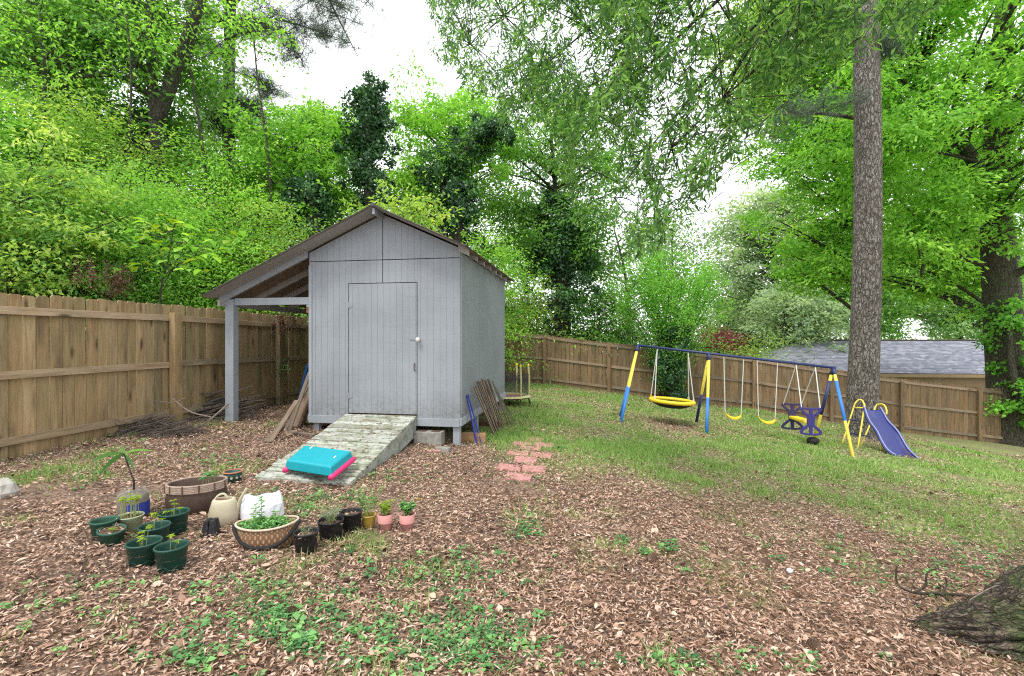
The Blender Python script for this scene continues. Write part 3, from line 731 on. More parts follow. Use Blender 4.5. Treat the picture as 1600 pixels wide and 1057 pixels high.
# fence roll of slats on the right wall
def slat_fan(label, feet0, feet1, top0, top1, Yt0, Yt1, n, thick, bow=0.0):
    f0, f1 = GP(*feet0), GP(*feet1); t0, t1 = P(top0[0], top0[1], Yt0), P(top1[0], top1[1], Yt1)
    root = thing('slat_trellis', label, 'trellis', f0.lerp(f1, .5))
    m = MB(); L = (t0 - f0).length; m.box((0, 0, .5), (.030, .014, 1.0)); me = m.build('slat', M['plank'], root, bevel=0)
    data = me.data; bpy.data.objects.remove(me)
    for k in range(n):
        u = k / (n - 1); f = f0.lerp(f1, u) + Vector((R.uniform(-.02, .02), R.uniform(-.03, .03), 0)); f.z = gz(f.x, f.y)
        tp = t0.lerp(t1, u) + Vector((0, 0, bow * math.sin(math.pi * min(1, u * 1.2)) + R.uniform(-.02, .02)))
        d = tp - f; o = inst('slat', data, root, f - root.location, (0, 0, 0), (1, 1, d.length)); o.rotation_mode = 'QUATERNION'; o.rotation_quaternion = d.to_track_quat('Z', 'Y')
    # two binding wires
    for h in (.18, .72):
        mm = MB(); mm.tube([f0.lerp(t0, h) + Vector((.0, -.012, 0)), f1.lerp(t1, h) + Vector((0, -.012, bow * h))], .004, 4); mm.build('wire', M['rust'], root, off=root.location)
slat_fan('fan of grey wooden slats wired together, larger one leaning on the shed wall', (772, 682), (790, 669), (740, 606), (764, 592), 7.75, 8.8, 11, .014, .06)
slat_fan('narrow bundle of grey slats leaning just behind the larger slat fan', (796, 667), (808, 664), (769, 596), (773, 604), 9.0, 9.3, 4, .014)
t = thing('steel_pipe_pair', 'pair of blue steel pipes leaning on the right corner of the shed', 'pipes', GP(746, 694))
m = MB(); m.tube([GP(745, 694), P(729, 618, 7.5)], [.016, .012], 8); m.build('pipe', M['blue_shade'], t, off=t.location)
m = MB(); m.tube([GP(752, 693), P(731, 616, 7.6)], [.013, .012], 8); m.build('pipe', M['blue_shade'], t, off=t.location)

# small trampoline behind the shed
tp0 = P(806, 603, 11.9); tz = gz(tp0.x, tp0.y)
tc = Vector((tp0.x - .18, tp0.y + .25, tz))
tr = thing('toddler_trampoline', 'small toddler trampoline with faded yellow posts behind the shed corner', 'trampoline', tc)
m = MB(); m.tube([tc + Vector((.5 * math.cos(a), .5 * math.sin(a), .2)) for a in np.linspace(0, 2 * math.pi, 25)], .03, 6, False); m.build('frame_ring', M['rust'], tr, off=tc)
m = MB(); m.lathe([(.44, .21), (.50, .255), (.56, .21)], 26); m.build('edge_pad', M['yellow_pale'], tr)
m = MB(); m.lathe([(.0, .2), (.46, .215)], 26); m.build('jump_mat', M['straw'] if False else M['paver'], tr)
for k in range(6):
    a = k * math.pi / 3 - .95; c, s_ = math.cos(a), math.sin(a)
    m = MB(); m.tube([(.5 * c, .5 * s_, .18), (.52 * c, .52 * s_, .62), (.5 * c, .5 * s_, .98)], .024, 8); o = m.build('post', M['yellow_pale'], tr)
    mm = MB(); mm.tube([(.5 * c, .5 * s_, .97), (.5 * c, .5 * s_, 1.03)], [.03, .018], 8); mm.build('cap', M['yellow'], o)
    m = MB(); m.tube([(.5 * c, .5 * s_, .2), (.55 * c, .55 * s_, 0)], .02, 6); m.build('leg', M['rust'], tr)
m = MB()
for k in range(24):
    a0, a1 = k * math.pi / 12, (k + 1) * math.pi / 12
    m.add([(.5 * math.cos(a0), .5 * math.sin(a0), .25), (.5 * math.cos(a1), .5 * math.sin(a1), .25), (.5 * math.cos(a1), .5 * math.sin(a1), .78), (.5 * math.cos(a0), .5 * math.sin(a0), .78)], [(0, 1, 2, 3)])
m.build('safety_net', M['net'], tr)

# ------------------------------------------------------------------ pavers
PV = [((835, 689), 'topmost pink paver of the short stepping path, farthest from the camera'),
      ((816, 694.5), 'leaf covered pink paver touching the topmost one on its shed side'),
      ((850, 697), 'small looking pink paver sticking out on the swing side of the path'),
      ((829, 702), 'littered pink paver in the middle of the upper path'),
      ((809, 709.5), 'clean pink paver on the shed side halfway down the path'),
      ((845, 713), 'pink paver on the swing side halfway down the path'),
      ((821, 721), 'bright pink paver alone in its row below the middle of the path'),
      ((796, 732), 'pink paver half buried in leaves near the foot of the path'),
      ((834, 735), 'bright clean pink paver beside the half buried one'),
      ((810, 747), 'lowest pink paver at the near end of the path')]
m = MB(); m.box((0, 0, 0), (.30, .275, .045)); _pm = m.build('paver_slab', M['paver'], bevel=.004); pv_mesh = _pm.data; bpy.data.objects.remove(_pm)
for i, ((px, py), lb) in enumerate(PV):
    g = GP(px, py); o = bpy.data.objects.new('stepping_paver', pv_mesh); COL.objects.link(o)
    b_ = o.modifiers.new('bevel', 'BEVEL'); b_.width = .004; b_.segments = 2
    o.location = g + Vector((0, 0, -.004 + R.uniform(0, .008))); o.rotation_euler = (R.uniform(-.03, .03), R.uniform(-.03, .03) + .05, -.09 + R.uniform(-.06, .06))
    tag(o, lb, 'paver', 'pink pavers of the stepping path')

# ------------------------------------------------------------------ swing set
Aa, Bb = P(997, 540, 11.8), P(1302, 575, 10.8)
def bar(px):
    k = (px - 800) / F; d = Bb - Aa; t = (k * Aa.y - Aa.x) / (d.x - k * d.y); return Aa + d * t
sw = thing('swing_set', 'blue and yellow steel swing set frame with three splayed leg pairs', 'swing set', ((Aa + Bb) / 2).xy.to_3d() + Vector((0, 0, gz(5.1, 11.3))))
so = sw.location
m = MB(); m.tube([Aa - (Bb - Aa).normalized() * .04, Bb + (Bb - Aa).normalized() * .05], .030, 12); m.build('top_bar', M['navy'], sw, off=so, smooth=True)
m = MB()
for k in range(22):
    p = Aa.lerp(Bb, (k + .5) / 22); m.tube([p + Vector((0, 0, -.025)), p + Vector((0, 0, -.045))], .008, 5)
m.build('bolts', M['rope'], sw, off=so)['kind'] = 'stuff'
C_ = bar(1108)
def legs(apex, foot, cols):
    foot = Vector(foot); d = foot - apex; top = apex + d * .05
    m = MB(); m.tube([top, foot - d.normalized() * -.05], .032, 10); o = m.build('leg', M['yellow_foam'], sw, off=so, smooth=True)
    for a, b_, mt in cols:
        mm = MB(); mm.tube([apex + d * a, apex + d * b_], .0345, 10); mm.build('leg_sleeve', M[mt], o, off=so, smooth=True)
    mm = MB(); mm.tube([apex + d * .0, apex + d * .09], .039, 10); mm.build('leg_bracket', M['navy'], o, off=so, smooth=True)
def foot_at(px, py):
    return GP(px, py)
fA, fM, fB = GP(970, 661), GP(1104, 678), GP(1333, 715)
bA, bM, bB = GP(969, 651), GP(1088, 661), GP(1271, 693)
legs(Aa, fA, [(.57, 1.0, 'blue_foam')]); legs(Aa, bA, [(.57, 1.0, 'blue_foam')])
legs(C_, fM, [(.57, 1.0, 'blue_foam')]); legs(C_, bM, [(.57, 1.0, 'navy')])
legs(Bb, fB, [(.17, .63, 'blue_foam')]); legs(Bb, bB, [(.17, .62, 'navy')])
# saucer swing
ctr = P(1050, 627, 11.65); sau = thing('saucer_swing', 'round yellow saucer swing with black mesh centre hanging from four ropes', 'saucer swing', ctr)
tilt = Matrix.Rotation(.07, 3, 'Y')
def sp(a, r, z=0): return ctr + tilt @ Vector((r * math.cos(a), r * math.sin(a), z))
m = MB(); m.tube([sp(a, .50) for a in np.linspace(0, 2 * math.pi, 33)], .045, 10, False); m.build('padded_ring', M['yellow'], sau, off=ctr, smooth=True)
m = MB(); prof = [(.50, -.02), (.42, -.09), (.3, -.14), (.15, -.165), (0.001, -.17)]
segs = 28; vs = []; fs = []
for i, (r, z) in enumerate(prof):
    for k in range(segs): vs.append(sp(2 * math.pi * k / segs, r, z))
for i in range(len(prof) - 1):
    for k in range(segs): fs.append((i * segs + k, i * segs + (k + 1) % segs, (i + 1) * segs + (k + 1) % segs, (i + 1) * segs + k))
m.add(vs, fs); m.build('mesh_seat', M['rubber'], sau, off=ctr, smooth=True)
for px, ang in ((1027, (200, 160)), (1075, (-25, 20))):
    tp = bar(px) + Vector((0, 0, -.03))
    for a in ang:
        e = sp(math.radians(a), .5); mm = MB(); mm.tube([tp, e], .011, 6); mm.build('rope', M['rope'], sau, off=ctr)
        mm = MB(); mm.tube([e + (tp - e).normalized() * -.02, e + (tp - e).normalized() * .12], .016, 6); mm.build('rope_cover', M['yellow'] if a in (160,) else M['rope'], sau, off=ctr)
# belt swings
def belt(label, t0, t1, s0, s1, low):
    Y0, Y1 = bar(t0).y, bar(t1).y
    a, b_ = P(s0[0], s0[1], Y0), P(s1[0], s1[1], Y1); c = (a + b_) / 2; root = thing('belt_swing', label, 'swing', c, 0, 'yellow belt swings')
    for tx, e in ((t0, a), (t1, b_)):
        mm = MB(); mm.tube([bar(tx) + Vector((0, 0, -.03)), e + Vector((0, 0, .02))], .010, 6); mm.build('rope', M['rope'], root, off=c)
    dirn = (b_ - a).normalized(); side = Vector((-dirn.y, dirn.x, 0)).normalized()
    N = 12; vs = []; fs = []
    for i in range(N + 1):
        u = i / N; p = a.lerp(b_, u) + Vector((0, 0, -low * math.sin(math.pi * u) ** .6)); hw = .07 + .035 * math.sin(math.pi * u)
        th = .028 if 0 < i < N else .02
        vs += [p + side * hw + Vector((0, 0, th)), p - side * hw + Vector((0, 0, th)), p - side * hw - Vector((0, 0, th * .5)), p + side * hw - Vector((0, 0, th * .5))]
    for i in range(N):
        for k in range(4): fs.append((i * 4 + k, i * 4 + (k + 1) % 4, (i + 1) * 4 + (k + 1) % 4, (i + 1) * 4 + k))
    fs += [(3, 2, 1, 0), tuple(N * 4 + k for k in range(4))]
    m = MB(); m.add(vs, fs); m.build('seat', M['yellow'], root, off=c, bevel=.008)
belt('yellow belt swing hanging next to the middle legs of the frame', 1131, 1162, (1133, 645), (1158, 650), .10)
belt('yellow belt swing hanging next to the violet glider', 1183, 1215, (1185, 652), (1211, 657), .10)
# glider
gc = P(1259, 655, 10.9); gl_ = thing('swing_glider', 'violet two seat glider swing with yellow bench hanging near the end legs', 'glider swing', gc)
def xboard(cx, cy_, Y, w2, h2, mat, rz):
    """X-shaped back board: top cross bar, waist, spread feet, with four openings"""
    c = P(cx, cy_, Y); e = Vector((math.cos(rz), math.sin(rz), 0)); n = Vector((-math.sin(rz), math.cos(rz), 0))
    def q(x, z): return c + e * x * w2 + Vector((0, 0, z * h2))
    m = MB()
    def strip(pts, wd):
        pts = [q(*p) for p in pts]
        for a, b_ in zip(pts[:-1], pts[1:]): m.beam(a, b_, .034, wd, (b_ - a).cross(n))
    strip([(-1, .98), (-.3, .93), (.3, .93), (1, .98)], .045)
    strip([(-1, .98), (-.85, .75), (-.42, .48)], .055); strip([(1, .98), (.85, .75), (.42, .48)], .055)
    strip([(0, .93), (0, .5)], .07)
    m.hexa([q(-.36, -.42) - n * .017, q(.36, -.42) - n * .017, q(.36, -.42) + n * .017, q(-.36, -.42) + n * .017], [q(-.44, .52) - n * .017, q(.44, .52) - n * .017, q(.44, .52) + n * .017, q(-.44, .52) + n * .017])
    strip([(-.36, -.35), (-.85, -.65), (-1.05, -.88)], .06); strip([(.36, -.35), (.85, -.65), (1.05, -.88)], .06)
    strip([(-1.05, -.88), (-.4, -.97), (.4, -.97), (1.05, -.88)], .045); strip([(0, -.4), (0, -.95)], .07)
    return m.build('back_board', mat, gl_, off=gc, bevel=.008), c
rz = math.atan2((Bb - Aa).y, (Bb - Aa).x)
f_o, fc = xboard(1267, 659, 10.45, .19, .29, M['purple'], rz - .05)
b_o, bc = xboard(1238, 651, 11.35, .21, .30, M['purple_d'], rz - .05)
m = MB(); m.beam(fc + Vector((-.02, .02, -.02)), bc + Vector((.02, 0, -.02)), .20, .07); m.build('seat', M['yellow'], gl_, off=gc, bevel=.02)
for tx, ends in ((1244, ((1238, 630, 11.35, -.19), (1254, 637, 10.45, -.18))), (1274, ((1262, 634, 11.35, .19), (1280, 642, 10.45, .18)))):
    for (ex, ey, Y, s_) in ends:
        base = bc if Y > 11 else fc
        e = base + Vector((math.cos(rz), math.sin(rz), 0)) * s_ + Vector((0, 0, .28))
        mm = MB(); mm.tube([bar(tx) + Vector((0, 0, -.03)), e], .011, 6); mm.build('hanger_rod', M['rope'], gl_, off=gc)
# black ball
g = GP(1270, 696)
m = MB(); m.lathe([(.001, 0), (.07, .012), (.11, .05), (.125, .10), (.11, .145), (.06, .17), (.001, .175)], 16, wob=lambda t, z: .06 * math.sin(3 * t + z * 30))
o = m.build('deflated_ball', M['rubber'], smooth=True, loc=g); tag(o, 'black deflated ball lying on the grass under the violet glider', 'ball')

# ------------------------------------------------------------------ slide
sl_l = [(1351, 636, 11.05), (1354, 646, 10.95), (1359, 658, 10.85), (1370, 673, 10.72), (1377, 687, 10.6), (1385, 700, 10.45), (1394, 708, 10.35), (1400, 711, 10.28)]
sl_r = [(1376, 637, 11.25), (1381, 646, 11.12), (1388, 658, 11.0), (1402, 673, 10.85), (1411, 688, 10.68), (1419, 701, 10.5), (1429, 711, 10.3), (1434, 716, 10.15)]
Lp = [P(*p) for p in sl_l]; Rp = [P(*p) for p in sl_r]
sc_ = (Lp[0] + Rp[-1]) / 2; sc_.z = gz(sc_.x, sc_.y)
sld = thing('play_slide', 'small blue violet plastic slide on yellow tube legs in front of the pine', 'slide', sc_)
def strip_mesh(rows, mat, name, th=.02, smooth=True):
    m = MB(); k = len(rows[0]); n = len(rows); vs = [p for r in rows for p in r]; dn = Vector((0, 0, -th))
    top = [(i * k + j, i * k + j + 1, (i + 1) * k + j + 1, (i + 1) * k + j) for i in range(n - 1) for j in range(k - 1)]
    m.add(vs, top); N = len(vs); m.add([v + dn for v in vs], [tuple(reversed(f)) for f in top])
    for i in range(n - 1):
        m.f.append((i * k, (i + 1) * k, N + (i + 1) * k, N + i * k)); m.f.append(((i + 1) * k + k - 1, i * k + k - 1, N + i * k + k - 1, N + (i + 1) * k + k - 1))
    for j in range(k - 1):
        m.f.append((j + 1, j, N + j, N + j + 1)); m.f.append(((n - 1) * k + j, (n - 1) * k + j + 1, N + (n - 1) * k + j + 1, N + (n - 1) * k + j))
    return m.build(name, mat, sld, off=sc_, smooth=smooth)
def catmull(pts, n=4):
    out = []
    for i in range(len(pts) - 1):
        p0, p1, p2, p3 = pts[max(i - 1, 0)], pts[i], pts[i + 1], pts[min(i + 2, len(pts) - 1)]
        for k in range(n):
            t = k / n; out.append(.5 * ((2 * p1) + (p2 - p0) * t + (2 * p0 - 5 * p1 + 4 * p2 - p3) * t * t + (3 * p1 - p0 - 3 * p2 + p3) * t ** 3))
    out.append(pts[-1]); return out
Lc, Rc = catmull(Lp), catmull(Rp)
rows = [[a + Vector((0, 0, .0)), a.lerp(b_, .06) - Vector((0, 0, .055)), a.lerp(b_, .35) - Vector((0, 0, .066)), a.lerp(b_, .65) - Vector((0, 0, .066)), a.lerp(b_, .94) - Vector((0, 0, .055)), b_] for a, b_ in zip(Lc, Rc)]
strip_mesh(rows, M['slide'], 'slide_bed', .02)
for E, s_ in ((Lc, -1), (Rc, 1)):
    m = MB(); m.tube(E, .016, 8); m.build('side_rail', M['slide_rim'], sld, off=sc_, smooth=True)
    m = MB(); m.tube([p + Vector((s_ * .022, 0, -.022)) for p in E], .022, 8); m.build('side_rail', M['slide'], sld, off=sc_, smooth=True)
m = MB(); m.tube([Lc[-1] - Vector((0, 0, .05)), Rc[-1] - Vector((0, 0, .05))], .035, 8); m.build('end_lip', M['navy'], sld, off=sc_, smooth=True)
def ytube(name, pts, r=.017, mat='yellow_foam'):
    mm = MB(); mm.tube(pts, r, 8); return mm.build(name, M[mat], sld, off=sc_, smooth=True)
hoopL = [P(1315, 697, 11.15)] + [P(*p) for p in ((1333, 640, 11.3), (1336, 631, 11.3), (1342, 625, 11.28), (1347, 626, 11.2), (1350, 632, 11.12), (1350, 640, 11.05), (1340, 703, 10.75))]
ytube('ladder_hoop', catmull(hoopL, 3)); ytube('hoop_bar', [P(1334, 637, 11.3), P(1350, 638, 11.06)], .014)
hoopR = [P(1345, 697, 11.4)] + [P(*p) for p in ((1360, 662, 11.6), (1368, 636, 11.7), (1374, 632, 11.65), (1381, 633, 11.5), (1385, 640, 11.35), (1385, 648, 11.25))]
ytube('ladder_hoop', catmull(hoopR, 3))
for y0, y1 in ((656, 660), (677, 682)): ytube('step', [P(1328, y0, 11.2), P(1356, y1, 11.5)], .016, 'navy')
for (a, b_, Y) in (((1378, 692), (1376, 708), 10.75), ((1395, 711), (1395, 724), 10.35), ((1429, 717), (1426, 728), 10.18)):
    ytube('support_leg', [P(a[0], a[1], Y), P(b_[0], b_[1], Y)], .018)

# ------------------------------------------------------------------ pots and garden bits
def pot_mesh(parent, rt, rb, h, mat, rim=.008, rimh=.02, seg=28, band=None, wob=None):
    m = MB(); pr = [(rb * .9, .0), (rb, .004)]
    if band:
        for (f, r) in band: pr.append((r, h * f))
    pr += [(rt, h - rimh), (rt + rim, h - rimh + .002), (rt + rim, h - .003), (rt + rim * .6, h), (rt - .004, h), (rt - .006, h - rimh), (rb + (rt - rb) * .6 - .006, h * .6), (rb - .006, .03), (.001, .03)]
    m.lathe(pr, seg, wob=wob)
    return m.build('pot', mat, parent, smooth=True)
def soil(parent, r, z, n=40):
    m = MB(); rings = 5; m.lathe([(r, z - .004)] + [(r * (1 - k / rings) + .001, z + R.uniform(-.004, .006)) for k in range(1, rings + 1)], 20, wob=lambda t, zz: .03 * math.sin(5 * t + zz * 900))
    o = m.build('soil', M['soil'], parent, smooth=True)
    C = np.zeros((n, 3)); a = RN.uniform(0, 6.28, n); rr = r * .9 * np.sqrt(RN.uniform(0, 1, n)); C[:, 0] = rr * np.cos(a); C[:, 1] = rr * np.sin(a); C[:, 2] = z + RN.uniform(.0, .008, n)
    D = RN.normal(size=(n, 3)); D[:, 2] *= .25; N_ = np.tile([0, 0, 1.], (n, 1)) + RN.normal(size=(n, 3)) * .3
    c = np_mesh('dead_leaves', leaf_quads(C, D, N_, RN.uniform(.02, .05, n), RN.uniform(.005, .012, n)), 4, M['litter'], parent, rnd=RN.uniform(0, 1, n)); c['kind'] = 'stuff'
def seedling(parent, x, y, z0, h, nl=5, ls=.022, mat='seed', name='seedling'):
    m = MB(); lean = Vector((R.uniform(-.1, .1) * h, R.uniform(-.1, .1) * h, 0)); top = Vector((x, y, z0 + h)) + lean
    m.tube([(x, y, z0), Vector((x, y, z0 + h * .5)) + lean * .3, top], [.0022, .0018, .0014], 5); st = m.build(name, M['stem_g'], parent)
    C = np.tile(np.array(top), (nl, 1)); a = np.arange(nl) * 2.4 + R.uniform(0, 6); D = np.stack([np.cos(a), np.sin(a), RN.uniform(-.15, .45, nl)], 1)
    np_mesh('leaf', leaf_quads(C, D, np.tile([0, 0, 1.], (nl, 1)), RN.uniform(.8, 1.3, nl) * ls, RN.uniform(.8, 1.2, nl) * ls * .62), 4, M[mat], st, rnd=RN.uniform(0, 1, nl))
def bushy(parent, r, z0, h, n, ls, lw, mat, name='foliage', stems=8, flat=1.0):
    m = MB(); C = []; D = []; 
    for s_ in range(stems):
        a = R.uniform(0, 6.28); rr = r * R.uniform(.1, .35); hh = h * R.uniform(.55, 1.0); ex = Vector((math.cos(a), math.sin(a), 0)) * (rr + r * R.uniform(.2, .75))
        p0 = Vector((math.cos(a) * rr * .5, math.sin(a) * rr * .5, z0)); p2 = ex + Vector((0, 0, z0 + hh)); p1 = (p0 + p2) / 2 + Vector((0, 0, hh * .15))
        m.tube([p0, p1, p2], [.0025, .002, .001], 4)
        for k in range(n // stems):
            t = R.uniform(.25, 1.0); p = (p0.lerp(p1, t * 2) if t < .5 else p1.lerp(p2, t * 2 - 1)); C.append(p); b = R.uniform(0, 6.28); D.append((math.cos(b), math.sin(b), R.uniform(-.3, .6)))
    st = m.build('stem', M['stem_g'], parent); C = np.array([tuple(c) for c in C]); D = np.array(D); nn = len(C)
    o = np_mesh(name, leaf_quads(C, D, np.tile([0, 0, 1.], (nn, 1)) + RN.normal(size=(nn, 3)) * .3, RN.uniform(.6, 1.2, nn) * ls, RN.uniform(.7, 1.2, nn) * lw), 4, M[mat], parent, rnd=RN.uniform(0, 1, nn)); o['kind'] = 'stuff'
def pot_at(name, label, cat, px, py, rz=0, group=None):
    g = GP(px, py); return thing(name, label, cat, g - Vector((0, 0, .004)), rz, group)
def mpp(px, py): g = GP(px, py); return g.y / F      # metres per photo pixel there
GG = 'dark green plastic seedling pots'
def green_pot(px, py, wpx, hpx, label, seeds, mat='green_pot', soilz=.5, tilt=(0, 0)):
    t = pot_at('seedling_pot', label, 'flower pot', px, py, R.uniform(0, 6), GG); s = mpp(px, py); wpx *= .88; hpx *= .86; rt = wpx * s / 2; h = hpx * s
    t.rotation_euler.x, t.rotation_euler.y = tilt
    pot_mesh(t, rt - .006, rt * .74, h, M[mat], .006, .014, 32)
    m = MB(); m.tube([(rt * .83 * math.cos(a), rt * .83 * math.sin(a), h * .22 + .012 * math.sin(6 * a)) for a in np.linspace(0, 2 * math.pi, 49)], .0022, 4, False); m.build('moulded_rib', M[mat], t)
    soil(t, rt * .88, h * soilz + .01, 24)
    for (x, y, hh) in seeds: seedling(t, x * rt, y * rt, h * soilz, hh * 1.45, 6, .028)
S3 = [(-.45, .1, .07), (.0, -.1, .11), (.45, .2, .06), (.05, .05, .095)]
green_pot(268, 889, 54, 44, 'dark green pot nearest the camera, with two seedlings', [(-.1, 0, .10), (.2, -.1, .065)])
green_pot(225, 881, 55, 42, 'dark green pot left of the nearest one, three tall seedlings inside', S3)
green_pot(241, 853, 50, 38, 'dark green pot in the middle of its cluster, behind the two nearest pots', S3)
green_pot(272, 832, 48, 38, 'dark green pot farthest back in the cluster, touching the wicker planter shade', S3 + [(.3, -.4, .05)])
green_pot(163, 841, 43, 34, 'empty dark green pot at the far left of all pots', [], 'green_pot_light', .25)
green_pot(174, 849, 42, 28, 'low faded green pot tilted and filled to the brim with soil', [(-.3, -.2, .02)], 'green_pot_light', .82, (.08, -.12))
# pale pot crowded with seedlings
t = pot_at('seedling_pot', 'pale stained pot crowded with tall bright yellow green seedlings', 'flower pot', 204, 832); s = mpp(204, 832)
pot_mesh(t, 17 * s, 12 * s, 27 * s, M['palegreen'], .004, .01); soil(t, 15.5 * s, 24 * s, 20)
for k in range(16): seedling(t, R.uniform(-.6, .6) * 16 * s, R.uniform(-.6, .6) * 16 * s, 23 * s, R.uniform(.10, .17), 6, .026)
# clear jar with sapling
t = pot_at('plastic_jar', 'clear plastic jar with blue label holding a large leafed sapling', 'jar', 208, 808); s = mpp(208, 808)
jr = 21 * s; jh = 46 * s
m = MB(); m.lathe([(jr * .9, 0), (jr, .01), (jr, jh * .72), (jr * .93, jh * .86), (jr * .72, jh * .95), (jr * .68, jh), (jr * .66, jh), (jr * .9, jh * .84), (jr * .97, jh * .7), (jr * .97, .012)], 28); m.build('jar_body', M['jar'], t, smooth=True)
m = MB(); m.lathe([(jr * .94, .01), (jr * .945, jh * .70), (jr * .80, jh * .80), (.001, jh * .80)], 24, wob=lambda a, z: .012 * math.sin(4 * a + z * 60)); m.build('soil', M['soil'], t, smooth=True)
m = MB(); aa = np.linspace(-1.3, .9, 14)
for a0, a1 in zip(aa[:-1], aa[1:]): m.add([(jr * 1.015 * math.cos(a0), jr * 1.015 * math.sin(a0), jh * .12), (jr * 1.015 * math.cos(a1), jr * 1.015 * math.sin(a1), jh * .12), (jr * 1.015 * math.cos(a1), jr * 1.015 * math.sin(a1), jh * .55), (jr * 1.015 * math.cos(a0), jr * 1.015 * math.sin(a0), jh * .55)], [(0, 1, 2, 3)])
m.build('label_band', M['navy2'], t)
top = Vector((-.09, .02, jh + .27)); base = Vector((.01, 0, jh * .6))
m = MB(); m.tube([base, base.lerp(top, .4) + Vector((.03, 0, 0)), base.lerp(top, .75) + Vector((.012, 0, 0)), top], [.008, .007, .006, .005], 6); m.build('stem', M['bark_dark'], t)
def big_leaf(parent, p, d, L, W, mat='weed', droop=.3, name='leaf', rv=.5, roll=0.0):
    d = Vector(d).normalized(); s_ = d.cross(Vector((0, 0, 1))).normalized(); s_ = Matrix.Rotation(roll, 3, d) @ s_; n = 7; vs = []; fs = []
    for i in range(n + 1):
        u = i / n; wv = W / 2 * math.sin(math.pi * (u * .93 + .03)) ** .8 * (1 - .25 * u); c = Vector(p) + d * L * u - Vector((0, 0, droop * L * u * u))
        vs += [c - s_ * wv + Vector((0, 0, wv * .35)), c, c + s_ * wv + Vector((0, 0, wv * .35))]
    for i in range(n):
        for j in range(2): fs.append((i * 3 + j, i * 3 + j + 1, (i + 1) * 3 + j + 1, (i + 1) * 3 + j))
    m = MB(); m.add(vs, fs); o = m.build(name, M[mat], parent, smooth=True)
    at = o.data.attributes.new('rnd', 'FLOAT', 'FACE'); at.data.foreach_set('value', [rv] * len(o.data.polygons)); return o
for d, L, rv, rl in (((-1, -.1, .05), .24, .35, .5), ((-.7, -.5, -.5), .17, .15, .7), ((.8, -.5, -.25), .19, .3, -.8), ((1, .5, .35), .21, .9, -.4), ((-.1, -.2, .8), .08, .8, 0)):
    big_leaf(t, top, d, L, .075, rv=rv, roll=rl)
# oval wicker planter
def oval_basket(px, py, wpx, dpx, hpx, rz, label, mat, name, rimmat, belly=1.0):
    t = pot_at(name, label, 'basket', px, py, rz); s = mpp(px, py); a = wpx * s / 2; b_ = dpx * s / 2; h = hpx * s
    pr = [(.86, 0), (.97 * belly, h * .18), (1.02 * belly, h * .45), (.97, h * .72), (.94, h * .8), (.93, h * .97), (.89, h * .97), (.89, h * .5)]
    m = MB(); m.lathe([(r, z) for r, z in pr], 48, a, b_, uv=True); o = m.build('basket_wall', M[mat], t, smooth=True)
    return t, a, b_, h
t, a, b_, h = oval_basket(308, 796, 82, 60, 44, .38, 'large weathered oval wicker planter standing behind the green pots', 'wick_grey', 'wicker_planter', 'wick_rim')
for k in range(5):
    m = MB(); z = h * (.76 + .055 * k); m.tube([(a * .975 * math.cos(q), b_ * .975 * math.sin(q), z) for q in np.linspace(0, 2 * math.pi, 41)], .010, 6, False); m.build('rim_cane', M['wick_rim'], t, smooth=True)
for k in range(12):
    q = k * math.pi / 6 + .2; c, s_ = math.cos(q), math.sin(q); m = MB(); m.beam((a * 1.01 * c, b_ * 1.01 * s_, h * .72), (a * 1.01 * c, b_ * 1.01 * s_, h * 1.01), .012, .01); m.build('rim_tie', M['rust'], t)
m = MB(); m.lathe([(1, h * .52), (.5, h * .58), (.001, h * .6)], 36, a * .9, b_ * .9, wob=lambda q, z: 0); m.build('soil', M['soil'], t, smooth=True)
for k in range(7): seedling(t, R.uniform(.1, .6) * a, R.uniform(-.2, .6) * b_, h * .56, R.uniform(.08, .17), 8, .035, 'weed')
# small painted pot
t = pot_at('painted_pot', 'small dark green round pot with terracotta rim and painted flowers', 'flower pot', 364, 752); s = mpp(364, 752)
m = MB(); r = 13 * s; m.lathe([(r * .6, 0), (r * .9, .02), (r * 1.02, 9 * s), (r * .95, 15 * s), (r * .9, 15 * s), (r * .9, 6 * s), (.001, 5 * s)], 28); m.build('pot', M['green_pot'], t, smooth=True)
m = MB(); m.tube([(r * 1.0 * math.cos(q), r * 1.0 * math.sin(q), 15.5 * s) for q in np.linspace(0, 2 * math.pi, 33)], .008, 6, False); m.build('rim', M['terra_rim'], t, smooth=True)
for k in range(6):
    q = -2.3 + k * .55; c = Vector((r * 1.03 * math.cos(q), r * 1.03 * math.sin(q), 8 * s)); m = MB()
    nrm2 = Vector((math.cos(q), math.sin(q), 0)); m.tube([c - nrm2 * .002, c + nrm2 * .002], .012, 8); m.build('painted_flower', M['rim_light'], t)
